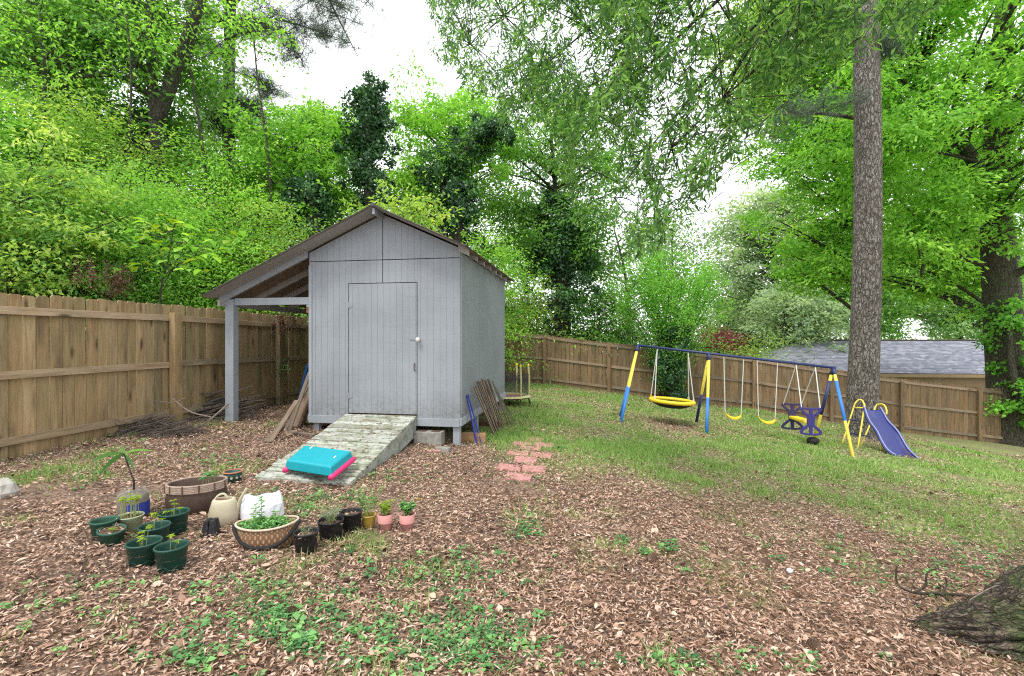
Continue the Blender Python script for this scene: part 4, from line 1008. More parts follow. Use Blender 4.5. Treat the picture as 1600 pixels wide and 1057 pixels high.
# watering can
t = pot_at('watering_can', 'cream plastic watering can with slim spout beside the wicker planter', 'watering can', 350, 817, .18); s = mpp(350, 817)
h = 38 * s; m = MB(); m.lathe([(.95, 0), (1, .01), (1.0, h * .4), (.93, h * .75), (.84, h * .93), (.76, h * .985), (.60, h), (.60, h * .96), (.7, h * .8)], 28, 20 * s, 15 * s); body = m.build('can_body', M['cream'], t, smooth=True)
m = MB(); m.lathe([(.74, h * .86), (.001, h * .86)], 20, 20 * s, 15 * s); m.build('inner_dark', M['brickred'], t)
m = MB(); m.tube(catmull([Vector((15 * s, 0, h * .25)), Vector((21 * s, 0, h * .7)), Vector((27 * s, -4 * s, h * 1.05)), Vector((35 * s, -6 * s, h * 1.42))], 4), [.019 - .0008 * k for k in range(13)], 8); m.build('spout', M['cream'], t, smooth=True)
m = MB(); m.tube(catmull([Vector((6 * s, 0, h * .98)), Vector((0, 0, h * 1.18)), Vector((-9 * s, 0, h * 1.1)), Vector((-17 * s, 0, h * .75)), Vector((-21 * s, 0, h * .3)), Vector((-19 * s, 0, h * .08))], 4), .010, 8); m.build('handle', M['cream'], t, smooth=True)
# black cell pack, upside down
t = pot_at('seed_cell_pack', 'black seedling cell pack standing upside down before the watering can', 'plant tray', 330, 835, .1); s = mpp(330, 835)
for sx in (-1, 1):
    for sy in (-1, 1):
        m = MB(); b0 = 5.2 * s; t0 = 3.2 * s; cx, cy_ = sx * 5.4 * s, sy * 5.4 * s; cx2, cy2 = sx * 4.2 * s, sy * 4.2 * s
        m.hexa([(cx - b0, cy_ - b0, 3 * s), (cx + b0, cy_ - b0, 3 * s), (cx + b0, cy_ + b0, 3 * s), (cx - b0, cy_ + b0, 3 * s)], [(cx2 - t0, cy2 - t0, 24 * s), (cx2 + t0, cy2 - t0, 24 * s), (cx2 + t0, cy2 + t0, 24 * s), (cx2 - t0, cy2 + t0, 24 * s)])
        m.build('cell', M['black_pot'], t, bevel=.003)
MB().box((0, 0, 1.5 * s), (24 * s, 24 * s, 3 * s)).build('tray_lip', M['black_pot'], t, bevel=.002)
# crumpled white bag
t = pot_at('white_plastic_bag', 'crumpled white plastic bag sagging behind the tan oval basket', 'plastic bag', 410, 812, .2); s = mpp(410, 812)
m = MB(); seg = 22; prof = [(.85, 0), (1.0, .18), (1.02, .45), (.98, .72), (.86, .95), (.78, 1.0), (.74, .96), (.6, .7), (.3, .55), (.001, .5)]
rr = random.Random(4); wv = [[rr.uniform(-.05, .05) for k in range(seg)] for _ in prof]
for i, (r, z) in enumerate(prof):
    for k in range(seg):
        q = 2 * math.pi * k / seg; f = 1 + wv[i][k] * (1 if i else .3); hh = z * 38 * s * (1 + (.10 * math.sin(q * 2 + 1) + .04 * math.sin(q * 5)) * (z > .6))
        m.v.append((r * f * 31 * s * math.cos(q), r * f * 22 * s * math.sin(q), hh))
for i in range(len(prof) - 1):
    for k in range(seg): m.f.append((i * seg + k, i * seg + (k + 1) % seg, (i + 1) * seg + (k + 1) % seg, (i + 1) * seg + k))
m.build('bag_body', M['white_p'], t)
# tan oval basket with black band
t, a, b_, h = oval_basket(418, 850, 92, 58, 32, .22, 'tan woven oval basket with black band, planted with mint', 'wick_tan', 'woven_basket', 'rim_light', .98)
m = MB(); m.tube([(a * .97 * math.cos(q), b_ * .97 * math.sin(q), h * (.98 + .12 * math.cos(q) ** 2)) for q in np.linspace(0, 2 * math.pi, 49)], .008, 6, False); m.build('rim', M['rim_light'], t, smooth=True)
m = MB(); m.tube([(a * (.95 + .07 * abs(math.cos(q)) ** 2) * math.cos(q), b_ * 1.02 * math.sin(q), h * (.16 + .86 * abs(math.cos(q)) ** 3)) for q in np.linspace(-math.pi, 0, 33)], .014, 6); m.build('band', M['rubber'], t, smooth=True)
m = MB(); m.lathe([(1, h * .78), (.5, h * .86), (.001, h * .88)], 36, a * .9, b_ * .9); m.build('soil', M['soil'], t, smooth=True)
nn = 750; q = RN.uniform(0, 6.28, nn); rr_ = np.sqrt(RN.uniform(0, 1, nn)); C = np.stack([a * .85 * rr_ * np.cos(q) - .02, b_ * .8 * rr_ * np.sin(q), h * .85 + RN.uniform(0, .07, nn) * (1 - .5 * rr_)], 1)
q2 = RN.uniform(0, 6.28, nn); D = np.stack([np.cos(q2), np.sin(q2), RN.uniform(-.2, .6, nn)], 1)
o = np_mesh('mint_leaves', leaf_quads(C, D, np.tile([0, 0, 1.], (nn, 1)) + RN.normal(size=(nn, 3)) * .4, RN.uniform(.018, .034, nn), RN.uniform(.010, .018, nn)), 4, M['weed'], t, rnd=RN.uniform(.3, 1, nn)); o['kind'] = 'stuff'
for (x, y, hh) in ((-.05, .02, .22), (-.085, -.01, .18), (.05, .02, .11)):
    m = MB(); m.tube([(x, y, h * .85), (x + .004, y, h * .85 + hh)], [.003, .002], 5); st = m.build('mint_stem', M['stem_g'], t)
    C = []; D = []
    for k in range(int(hh / .022)):
        for sgn in (0, math.pi): C.append((x, y, h * .9 + k * .022)); aq = k * 1.57 + sgn; D.append((math.cos(aq), math.sin(aq), .25))
        C.append((x, y, h * .9 + k * .022)); D.append((math.cos(k), math.sin(k), .6))
    C = np.array(C); D = np.array(D); np_mesh('leaf', leaf_quads(C, D, np.tile([0, 0, 1.], (len(C), 1)), RN.uniform(.028, .045, len(C)), .022), 4, M['weed'], st, rnd=RN.uniform(.5, 1, len(C)))
# black nursery pots
BP = 'black nursery pots'
for (px, py, wd, hp, lb, fl) in ((478, 862, 38, 32, 'black nursery pot nearest the camera, next to the tan basket, weeds inside', 'a'), (517, 842, 40, 30, 'black nursery pot in the middle of three, grey green lavender spilling over', 'b'), (548, 828, 36, 29, 'black nursery pot farthest right of the three, dry twigs inside', 'c')):
    t = pot_at('nursery_pot', lb, 'flower pot', px, py, R.uniform(0, 6), BP); s = mpp(px, py)
    pot_mesh(t, wd * s / 2 - .006, wd * s / 2 * .8, hp * s, M['black_pot'], .005, .012, 28); soil(t, wd * s / 2 * .88, hp * s * .8, 46)
    if fl == 'a': bushy(t, .05, hp * s * .75, .10, 60, .02, .006, 'silver', 'weed_foliage', 6)
    if fl == 'b': bushy(t, .10, hp * s * .75, .15, 420, .024, .006, 'silver', 'lavender_foliage', 26)
    if fl == 'c':
        m = MB()
        for k in range(6): a0 = R.uniform(0, 6.28); m.tube([(.02 * math.cos(a0), .02 * math.sin(a0), hp * s * .7), (.09 * math.cos(a0 + 1), .09 * math.sin(a0 + 1), hp * s * .7 + R.uniform(.0, .09))], .0018, 4)
        m.build('dry_twigs', M['twig'], t)['kind'] = 'stuff'
t = pot_at('ochre_pot', 'small ochre yellow pot half hidden under leggy blue green stems', 'flower pot', 576, 824); s = mpp(576, 824)
pot_mesh(t, 11 * s, 8 * s, 20 * s, M['yellow_pot'], .003, .01, 24); soil(t, 9.5 * s, 16 * s, 10)
bushy(t, .17, 16 * s, .24, 230, .030, .018, 'lf_blue', 'leggy_foliage', 12)
for (px, lb, hh, nl, mt) in ((602, 'pink clay pot with a sparse wilting yellowish plant', .13, 160, 'seed'), (636, 'pink clay pot at the right end of the row, overflowing with green clover like leaves', .12, 330, 'weed')):
    t = pot_at('clay_pot', lb, 'flower pot', px, 827, 0, 'pink clay pots'); s = mpp(px, 827)
    m = MB(); r = 12.5 * s; h = 25 * s; m.lathe([(r * .62, 0), (r * .68, .004), (r * .80, h * .42), (r * .93, h * .45), (r * .92, h * .52), (r * .88, h * .55), (r, h), (r * .93, h), (r * .8, h * .6), (.001, h * .6)], 28); m.build('pot', M['terra'], t, smooth=True)
    soil(t, r * .88, h * .88, 12); bushy(t, .075, h * .85, hh, nl, .026, .024, mt, 'foliage', 18)

# pale stone at the left edge
g = GP(3, 776); m = MB(); m.lathe([(.9, -.02), (1, .04), (.85, .11), (.45, .15), (.001, .155)], 14, .11, .09, wob=lambda q, z: .10 * math.sin(2.3 * q + z * 25) + .06 * math.sin(5 * q)); o = m.build('rock', M['stone'], loc=g); tag(o, 'pale grey rock at the left edge among fallen leaves', 'rock')
g = GP(1234, 897); m = MB(); m.lathe([(.001, 0), (.02, .004), (.026, .02), (.018, .034), (.001, .04)], 12); o = m.build('mushroom', M['white_p'], loc=g, smooth=True); tag(o, 'tiny white puffball mushroom on brown leaves', 'mushroom')
CONES = [((905, 867), 'pine cone lying upright near the middle foreground'), ((1025, 877), 'pine cone beside a small green sprout in the foreground'), ((1140, 1000), 'pine cone half buried in leaves near the bottom edge'), ((1262, 1010), 'reddish pine cone closest to the mossy trunk root'), ((455, 957), 'dark pine cone at the edge of the clover patch'), ((1200, 884), 'small dark pine cone near the white puffball')]
for (px, py), lb in CONES:
    g = GP(px, py); m = MB(); n = 70
    for k in range(n):
        f = k / n; z = .008 + .07 * f; r = .026 * math.sin(math.pi * (.12 + .83 * f)) + .003; q = k * 2.39996
        c = Vector((r * .5 * math.cos(q), r * .5 * math.sin(q), z)); d = Vector((math.cos(q), math.sin(q), .35)); sd = Vector((-math.sin(q), math.cos(q), 0)) * .007
        m.add([c - sd, c + sd, c + d * r * .9 + sd * .9 + Vector((0, 0, .001)), c + d * r * .9 - sd * .9], [(0, 1, 2, 3)])
    m.tube([(0, 0, 0), (0, 0, .04), (0, 0, .075)], [.012, .016, .004], 6)
    o = m.build('pine_cone', M['cone'], loc=g + Vector((0, 0, .02))); o.rotation_euler = (R.uniform(1.2, 1.7), 0, R.uniform(0, 6)); tag(o, lb, 'pine cone', 'fallen pine cones')

# ------------------------------------------------------------------ brush piles, branches
def stick(m, p, ang, el, L, r, rr, kink=.25, seg=5):
    pts = [Vector(p)]; d = Vector((math.cos(ang) * math.cos(el), math.sin(ang) * math.cos(el), math.sin(el)))
    n = 5
    for k in range(n):
        d = (d + Vector((rr.gauss(0, kink), rr.gauss(0, kink), rr.gauss(0, kink * .6))) * .5).normalized(); pts.append(pts[-1] + d * L / n)
    for q in pts: q.z = max(q.z, gz(q.x, q.y) + r)
    m.tube(pts, [r * (1 - .13 * k) for k in range(n + 1)], seg)
def brush(name, label, c, rx, ry, h, n, Lr, rr_, ang0, spread, seed, mat='twig'):
    rr = random.Random(seed); m = MB()
    for k in range(n):
        a = rr.uniform(0, 6.28); q = math.sqrt(rr.random()); x, y = c.x + rx * q * math.cos(a), c.y + ry * q * math.sin(a)
        z = gz(x, y) + h * (1 - q) * rr.random() + .01; L = rr.uniform(*Lr); an = ang0 + rr.uniform(-spread, spread)
        stick(m, (x - math.cos(an) * L / 2, y - math.sin(an) * L / 2, z), an, rr.uniform(-.2, .25), L, rr.uniform(*rr_), rr)
    o = m.build(name, M[mat], off=c, loc=c); return tag(o, label, 'brush pile', kind='stuff')
brush('brush_pile', 'pile of thicker cut branches between the fence post and lean-to post', GP(322, 650), .60, .38, .55, 170, (.5, 1.1), (.010, .028), .45, .55, 5, 'twig_mid')
brush('brush_pile', 'low tangle of thin dry twigs against the foot of the fence', GP(245, 676), .55, .30, .24, 420, (.25, .6), (.003, .009), .3, 1.6, 6, 'twig_mid')
brush('brush_pile', 'dark heap of sticks behind the lean-to post', GP(392, 632), .4, .35, .22, 70, (.3, .7), (.005, .014), .2, 1.5, 8, 'twig_dark')
def branch_thing(label, paths, mat='twig', name='dry_branch', cat='branch'):
    m = MB(); o0 = Vector(paths[0][0][0])
    for pts, r0, r1 in paths:
        c = catmull([Vector(p) for p in pts], 3); n = len(c); m.tube(c, [r0 + (r1 - r0) * i / (n - 1) for i in range(n)], 6)
    return tag(m.build(name, M[mat], off=o0, loc=o0), label, cat)
branch_thing('pale forked dry branch reaching up in front of the fence post', [([P(232, 625, 6.95), P(250, 628, 6.95), P(274, 629, 6.98), P(290, 622, 7.0)], .006, .008),
  ([P(268, 621, 6.98), P(280, 632, 6.95), P(300, 645, 6.9), P(330, 652, 6.85)], .007, .012), ([P(268, 621, 6.98), P(277, 616, 6.98), P(292, 602, 7.0)], .005, .002),
  ([P(236, 630, 6.95), P(245, 638, 6.94), P(252, 642, 6.93)], .004, .002), ([P(277, 616, 6.98), P(276, 607, 6.98)], .003, .0015)], 'twig')
branch_thing('thick grey branch sticking out of the brush pile towards the camera', [([GP(302, 674) + Vector((0, 0, .02)), P(325, 658, 6.9), P(345, 642, 7.2), P(356, 632, 7.4)], .010, .017)], 'twig')
g0 = GP(1530, 945)
branch_thing('dark crooked fallen branch with upright twigs beside the mossy root', [
  ([GP(1532, 942) + Vector((0, 0, .03)), GP(1490, 936) + Vector((0, 0, .03)), GP(1450, 934) + Vector((0, 0, .03)), P(1425, 926, 3.45), P(1402, 912, 3.5), P(1401, 885, 3.5)], .013, .006),
  ([P(1428, 926, 3.45), P(1445, 917, 3.45), P(1449, 895, 3.45), P(1466, 888, 3.45)], .008, .005), ([P(1424, 924, 3.45), P(1427, 910, 3.5), P(1435, 902, 3.5)], .004, .002),
  ([P(1482, 938, 3.3), P(1473, 930, 3.3), P(1479, 915, 3.32), P(1477, 902, 3.32)], .008, .005)], 'twig_dark')
branch_thing('pale bare twig arching over the mossy root flare', [([P(1515, 938, 3.1), P(1540, 923, 3.12), P(1560, 915, 3.15), P(1566, 923, 3.15)], .004, .002)], 'twig')
def ground_stick(label, a, b_, r, mat='twig_dark'):
    p, q = GP(*a), GP(*b_); mid = (p + q) / 2 + Vector((.01, .02, .0)); mid.z = gz(mid.x, mid.y)
    branch_thing(label, [([p + Vector((0, 0, r)), mid + Vector((0, 0, r * 1.4)), q + Vector((0, 0, r))], r, r * .7)], mat, 'fallen_stick', 'stick')
ground_stick('straight brown stick lying near the bottom right root', (1340, 1033), (1412, 1033), .009, 'rust')
ground_stick('short dark stick on the grass above the crooked branch', (1497, 850), (1536, 856), .011)
ground_stick('long thin twig on the leaves behind the wicker planter', (255, 764), (305, 748), .005, 'twig')
ground_stick('dark twig lying on the leaves below the stepping path', (727, 786), (760, 780), .007)
ground_stick('slender curved twig on the leaves in the middle foreground', (885, 840), (935, 835), .005)

# dead vine on the second fence post
def vine(label, c, n, ext, mat, ls, name='dead_vine', cat='vine', hang=.5, seed=1, stems=14):
    rr = random.Random(seed); rn = np.random.default_rng(seed); t = thing(name, label, cat, c); m = MB(); C = []
    for k in range(stems):
        p = Vector((rr.gauss(0, ext[0] * .4), rr.gauss(0, ext[1] * .4), rr.uniform(-.1, .1))); pts = [p.copy()]
        for j in range(5): p = p + Vector((rr.gauss(0, .06), rr.gauss(0, .03), -hang * ext[2] * rr.uniform(.1, .4))); pts.append(p.copy())
        m.tube(pts, .004, 4); C += [tuple(pts[j].lerp(pts[j + 1], rr.random())) for j in range(5) for _ in range(max(1, n // (stems * 5)))]
    m.build('stem', M['twig_dark'], t); C = np.array(C) + rn.normal(size=(len(C), 3)) * .03; N_ = len(C); D = rn.normal(size=(N_, 3)); D[:, 2] -= .6
    o = np_mesh('leaves', leaf_quads(C, D, rn.normal(size=(N_, 3)), rn.uniform(.6, 1.2, N_) * ls, rn.uniform(.5, 1, N_) * ls * .6), 4, M[mat], t, rnd=rn.uniform(0, 1, N_)); o['kind'] = 'stuff'
vine('dead reddish brown vine hanging from the fence post under the lean-to', P(452, 492, 9.75), 520, (.35, .06, .62), 'lf_dead', .045, seed=3)
vine('thin green vine climbing the fence post under the lean-to', P(444, 565, 9.78), 90, (.10, .05, .5), 'weed', .05, 'green_vine', seed=5, stems=4)
vine('dead brown vine tangle above the fence boards at the left', P(148, 415, 7.9), 420, (.45, .4, .55), 'lf_dead', .05, seed=8)
vine('brown dead vine clump in the thicket next to the large leafed sapling', P(183, 430, 8.3), 360, (.3, .4, .5), 'lf_dead', .05, seed=9)

# ------------------------------------------------------------------ neighbour house
H0, H1 = P(1205, 580, 28), P(1700, 590, 27.2)
house = thing('neighbour_house', 'low house with a bluish grey hip roof beyond the back fence', 'house', (20, 29, gz(20, 29)))
ho = house.location
ez = CZ - 1.95; rz_ = CZ - .12
c1, c2, c3, c4 = Vector((14.9, 28, ez)), Vector((40, 25.6, ez)), Vector((40.8, 34, ez)), Vector((15.7, 36.4, ez))
k1, k2 = Vector((18.9, 31.9, rz_)), Vector((37, 30.2, rz_))
def roof_plane(q, name='roof_slope'):
    m = MB(); n = (q[1] - q[0]).cross(q[-1] - q[0]).normalized(); n = n if n.z > 0 else -n
    m.add(q, [tuple(range(len(q)))]); m.add([p - Vector((0, 0, .08)) for p in q], [tuple(reversed(range(len(q))))])
    m.build(name, M['shingle_house'], house, off=ho)
    if len(q) == 4:   # course butts, stepped up the slope
        mm = MB(); N = 22
        for i in range(N):
            u = i / N; a, b_ = q[0].lerp(q[3], u) + n * .012, q[1].lerp(q[2], u) + n * .012; u2 = (i + .97) / N; c, d = q[1].lerp(q[2], u2), q[0].lerp(q[3], u2)
            mm.add([a, b_, c + n * .004, d + n * .004, a - n * .012, b_ - n * .012], [(0, 1, 2, 3), (4, 5, 1, 0)])
        o = mm.build('shingle_courses', M['shingle_house'], house, off=ho); o['kind'] = 'stuff'
roof_plane([c1, c2, k2, k1]); roof_plane([c2, c3, k2]); roof_plane([c3, c4, k1, k2]); roof_plane([c4, c1, k1])
m = MB(); m.tube([k1 + Vector((0, 0, .02)), k2 + Vector((0, 0, .02))], .07, 6); m.build('ridge_cap', M['twig_dark'], house, off=ho)
m = MB(); m.beam(c1 - Vector((0, .02, .12)), c2 - Vector((0, .02, .12)), .03, .18); m.build('fascia', M['tan'], house, off=ho)
wa, wb = c1 + Vector((.5, .5, 0)), c2 + Vector((-.5, .5, 0)); gg = gz(20, 29) - 1
def wallseg(a, b_, z0, z1, mat, name='wall', th=.15):
    m = MB(); m.beam(Vector((a.x, a.y, (z0 + z1) / 2)), Vector((b_.x, b_.y, (z0 + z1) / 2)), th, z1 - z0); return m.build(name, M[mat], house, off=ho)
wl = wallseg(wa, wb, gg, ez - .02, 'tan')
wallseg(c4 + Vector((.5, -.5, 0)), wa, gg, ez - .02, 'tan')

# ------------------------------------------------------------------ trees
def limb_curve(a, b_, sag=.15, n=5, rr=R):
    a, b_ = Vector(a), Vector(b_); L = (b_ - a).length; c = (a + b_) / 2 + Vector((rr.gauss(0, .08) * L, rr.gauss(0, .08) * L, sag * L))
    return [(a * (1 - t) ** 2 + c * 2 * t * (1 - t) + b_ * t * t) for t in [i / n for i in range(n + 1)]]
NLEAF = [0]; DENS = .61; LSC = 1.30
def leaves_from_clumps(rn, clumps, weights, total, cr, flat, ll, lw, outc, droop=0.0, up=.8):
    """returns quads and rnd"""
    cl = np.array(clumps); wts = np.array(weights, float); wts /= wts.sum()
    total = int(total * DENS); idx = rn.choice(len(cl), size=total, p=wts)
    crnd = rn.uniform(0, 1, len(cl)); csz = rn.uniform(.5, 1.3, len(cl)); tilt = rn.normal(size=(len(cl), 3)) * np.array([.38, .38, 0])
    o_ = rn.normal(size=(total, 3)); o_ = unit(o_) * (rn.uniform(0, 1, total) ** .5)[:, None]
    off = o_ * cr * csz[idx][:, None] * 1.35 * np.array([1, 1, flat])
    off[:, 2] -= (off[:, 0] * tilt[idx, 0] + off[:, 1] * tilt[idx, 1])
    q = np.hypot(off[:, 0], off[:, 1]); off[:, 2] -= (droop + .12) * q * q / max(cr, 1e-3)
    C = cl[idx] + off
    D = unit(off * np.array([1, 1, .4]) + rn.normal(size=(total, 3)) * cr * .45); D[:, 2] -= .22
    Nn = np.array([0, 0, up]) + tilt[idx] + rn.normal(size=(total, 3)) * .34 + unit(C - outc) * .25
    L = rn.uniform(.65, 1.25, total) * ll * LSC; W = rn.uniform(.75, 1.2, total) * lw * LSC
    rv = np.clip(.10 + .45 * crnd[idx] + .45 * rn.uniform(0, 1, total), 0, 1)
    NLEAF[0] += total
    return leaf_quads(C, D, Nn, L, W), rv
def tree(name, label, trunk, tr_r, cc, cr, nlimb, nleaf, ll, lw, mat, barkm, seed, clump=.55, flat=.38, sag=.12, cat='tree', group=None, extra_paths=(), low=.25, trunkname='trunk', sides=8, per=6, twig=True, shell=.4, droop=0.0):
    rn = np.random.default_rng(seed); rr = random.Random(seed)
    base = Vector(trunk[0]); root = thing(name, label, cat, base, 0, group)
    m = MB(); tc = catmull([Vector(p) for p in trunk], 5); n = len(tc)
    rad = [tr_r * (1.25 if i == 0 else 1) * (1 - .72 * i / (n - 1)) for i in range(n)]
    m.tube(tc, rad, sides + 4)
    cc = Vector(cc); clumps = []; wts = []
    skel = list(zip(tc, rad))
    for pts, r0, r1 in extra_paths:
        c = catmull([Vector(p) for p in pts], 4); k = len(c); rd = [r0 + (r1 - r0) * i / (k - 1) for i in range(k)]; m.tube(c, rd, 8); skel += list(zip(c, rd))
    sk = np.array([tuple(p) for p, _ in skel])
    for i in range(nlimb):
        while True:
            v = Vector(rn.normal(size=3)).normalized() * rr.uniform(shell, 1.0) ** .6; v.z = v.z if v.z > -.85 else -v.z
            tip = cc + Vector((v.x * cr[0], v.y * cr[1], v.z * cr[2]))
            if tip.z > base.z + .6: break
        d = np.array(tuple(tip)) - sk; hd = np.hypot(d[:, 0], d[:, 1]); cost = np.abs(d[:, 2] - hd * .45) + hd * .5; ok = sk[:, 2] > base.z + low * (tip.z - base.z)
        j = int(np.argmin(np.where(ok, cost, 1e9))); st, r0 = skel[j]; L = (tip - st).length
        c = limb_curve(st, tip, sag, 5, rr); r_ = min(r0 * .55, .018 * L + .012); m.tube(c, [r_ * (1 - .85 * t / 5) for t in range(6)], 5, False)
        for k in range(per):
            t = rr.uniform(.35, 1.0) if k else 1.0; f = t * 5; a = int(min(f, 4)); p = c[a].lerp(c[a + 1], f - a)
            q = p + Vector((rr.gauss(0, 1), rr.gauss(0, 1), rr.gauss(0, .6))) * clump * (1.1 if k else .3)
            if twig and k: m.tube([p, (p + q) / 2 + Vector((0, 0, .05 * clump)), q], [.010, .007, .004], 3, False)
            clumps.append(tuple(q)); wts.append(rr.uniform(.5, 1.4))
    m.build(trunkname, barkm, root, off=base, smooth=True)
    Q, rv = leaves_from_clumps(rn, clumps, wts, nleaf, clump, flat, ll, lw, np.array(tuple(cc)), droop)
    o = np_mesh('crown', Q, 4, mat, root, off=tuple(base), rnd=rv); o['kind'] = 'stuff'
    return root
def gb(px, Y): X = (px - 800) / F * Y; return Vector((X, Y, gz(X, Y) - .1))
def up(b_, *rest): return [b_] + [Vector(p) for p in rest]

# left woods: big dark double trunk
b_ = gb(243, 14)
tree('hardwood_tree', 'tall dark forked tree rising out of the thicket behind the left fence', up(b_, P(243, 300, 14), P(243, 200, 14), P(236, 90, 14), P(233, -60, 14)), .27,
     P(165, 70, 15.3), (3.3, 2.7, 4.5), 80, 54000, .13, .065, M['lf_mid'], M['bark_dark'], 21, .55,
     extra_paths=[([P(244, 190, 14), P(275, 110, 14.1), P(300, 40, 14.2), P(325, -50, 14.3)], .20, .14), ([P(238, 150, 14), P(180, 118, 13.6), P(120, 122, 13.2), P(70, 130, 13)], .09, .03)])
b_ = gb(150, 19)
tree('hardwood_tree', 'leafy tree in the far upper left corner behind the forked one', up(b_, P(110, 250, 19), P(90, 100, 19), P(70, -60, 19)), .22, P(50, 120, 18), (4.2, 3.5, 6.0), 40, 17000, .15, .075, M['lf_blue'], M['bark_grey'], 22, .7)
# pines
def needles(root, base, tips, rn, n_per, L, mat='needle'):
    C = np.repeat(np.array([tuple(t) for t in tips]), n_per, 0); N_ = len(C); C = C + rn.normal(size=(N_, 3)) * .05
    D = unit(rn.normal(size=(N_, 3)) + np.array([0, 0, .3])); NLEAF[0] += N_
    o = np_mesh('crown', leaf_quads(C, D, rn.normal(size=(N_, 3)), rn.uniform(.7, 1.1, N_) * L, L * .055), 4, M[mat], root, off=tuple(base), rnd=rn.uniform(0, 1, N_)); o['kind'] = 'stuff'
def pine(label, trunk, r, branches, seed, barkm, npt=26, L=.2, sub=6):
    rn = np.random.default_rng(seed); rr = random.Random(seed); base = Vector(trunk[0]); root = thing('pine_tree', label, 'tree', base)
    m = MB(); tc = catmull([Vector(p) for p in trunk], 6); n = len(tc)
    rad = [r * (1 - .30 * i / (n - 1)) for i in range(n)]; rad[0] *= 1.35; rad[1] *= 1.12; m.tube(tc, rad, 20); tips = []
    for a, e, r0 in branches:
        a, e = Vector(a), Vector(e); c = limb_curve(a, e, .08, 6, rr); m.tube(c, [r0 * (1 - .13 * i) for i in range(7)], 6)
        for k in range(sub * 2):
            t = rr.uniform(.35, 1); p = c[min(6, int(t * 6))]; L2 = (e - a).length * rr.uniform(.12, .4); q = p + Vector((rr.gauss(0, 1), rr.gauss(0, 1), rr.gauss(0, .5))).normalized() * L2
            cc_ = limb_curve(p, q, .12, 4, rr); m.tube(cc_, [.016, .013, .010, .008, .006], 4, False)
            for u in cc_[1:]:
                for _ in range(3):
                    tt = u + Vector((rr.gauss(0, .16), rr.gauss(0, .16), rr.gauss(0, .10))); m.tube([u, tt], .004, 3, False); tips.append(tt)
    m.build('trunk', barkm, root, off=base, smooth=True)
    if tips: needles(root, base, tips, rn, npt, L)
    return root
b_ = gb(358, 19)
pine('tall straight grey pine at the upper left with boughs reaching over open sky', up(b_, P(358, 300, 19), P(358, 120, 19), P(362, -80, 19)), .26,
     [(P(362, 62, 19), P(430, 25, 18), .09), (P(430, 30, 18), P(520, 60, 17.5), .05), (P(430, 35, 18), P(475, 105, 17.5), .045), (P(362, 10, 19), P(480, -40, 18), .09), (P(362, -20, 19), P(550, 20, 17), .07), (P(362, 40, 19), P(300, 20, 18), .06), (P(500, -30, 17), P(560, 90, 17), .05), (P(362, -60, 19), P(640, 0, 17), .06), (P(358, 150, 19), P(410, 190, 19), .03), (P(358, 110, 19), P(430, 150, 18.5), .03), (P(362, 90, 19), P(300, 70, 18.5), .04), (P(360, 130, 19), P(300, 150, 18.5), .03), (P(362, 30, 19), P(420, 70, 18), .04), (P(362, 10, 19), P(330, -30, 18), .04), (P(358, 190, 19), P(400, 230, 18.5), .03), (P(358, 170, 19), P(320, 200, 18.5), .03)], 31, M['bark_grey'], 22, .22, 7)
b_ = gb(62, 22)
pine('slim grey pine trunk near the upper left corner', up(b_, P(62, 300, 22), P(64, 100, 22), P(66, -80, 22)), .24, [(P(64, 60, 22), P(10, 30, 21), .05), (P(64, 20, 22), P(130, 10, 21), .05)], 32, M['bark_grey'])
for (px, pt, Y, r, lb) in ((38, 70, 12.5, .07, 'slender dark trunk leaning left at the far left above the thicket'), (112, 100, 13.5, .09, 'slim dark tree between the left edge and the forked tree'), (172, 205, 12.8, .06, 'thin crooked trunk just left of the forked tree'), (318, 300, 14.0, .06, 'thin dark trunk right of the forked tree'), (418, 402, 14.2, .05, 'thin stem standing in front of the bright young tree')):
    tree('slender_tree', lb, up(gb(px, Y), P(px + 4, 380, Y), P((px + pt) / 2 + 10, 250, Y), P(pt, 120, Y), P(pt - 8, 20, Y)), r, P(pt - 4, 60, Y), (1.2, 1.0, 1.7), 14, 1200, .11, .05, M['lf_lime'], M['bark_dark'], 300 + px, .4, .3, group='slender trees in the thicket', low=.1)
# bright trees mid left
tree('young_tree', 'bright green young tree between the tall pine and the ivy column', up(gb(460, 15.5), P(458, 330, 15.5), P(455, 240, 15.5), P(460, 170, 15.5)), .10, P(455, 268, 15.5), (2.2, 1.9, 2.3), 46, 25000, .12, .055, M['lf_lime'], M['bark_grey'], 41, .42, .32)
tree('young_tree', 'bright green tree touching the ivy column on its left', up(gb(515, 17), P(512, 330, 17), P(508, 220, 17), P(505, 160, 17)), .11, P(508, 262, 17.5), (1.7, 1.8, 2.9), 40, 22000, .12, .055, M['lf_lime'], M['bark_grey'], 42, .42, .32)
tree('young_tree', 'light green tree behind the pine trunk with hazy foliage', up(gb(390, 21), P(390, 300, 21), P(385, 220, 21), P(385, 170, 21)), .12, P(385, 275, 21), (3.0, 2, 3.2), 40, 17000, .16, .07, M['lf_blue'], M['bark_grey'], 43, .6)
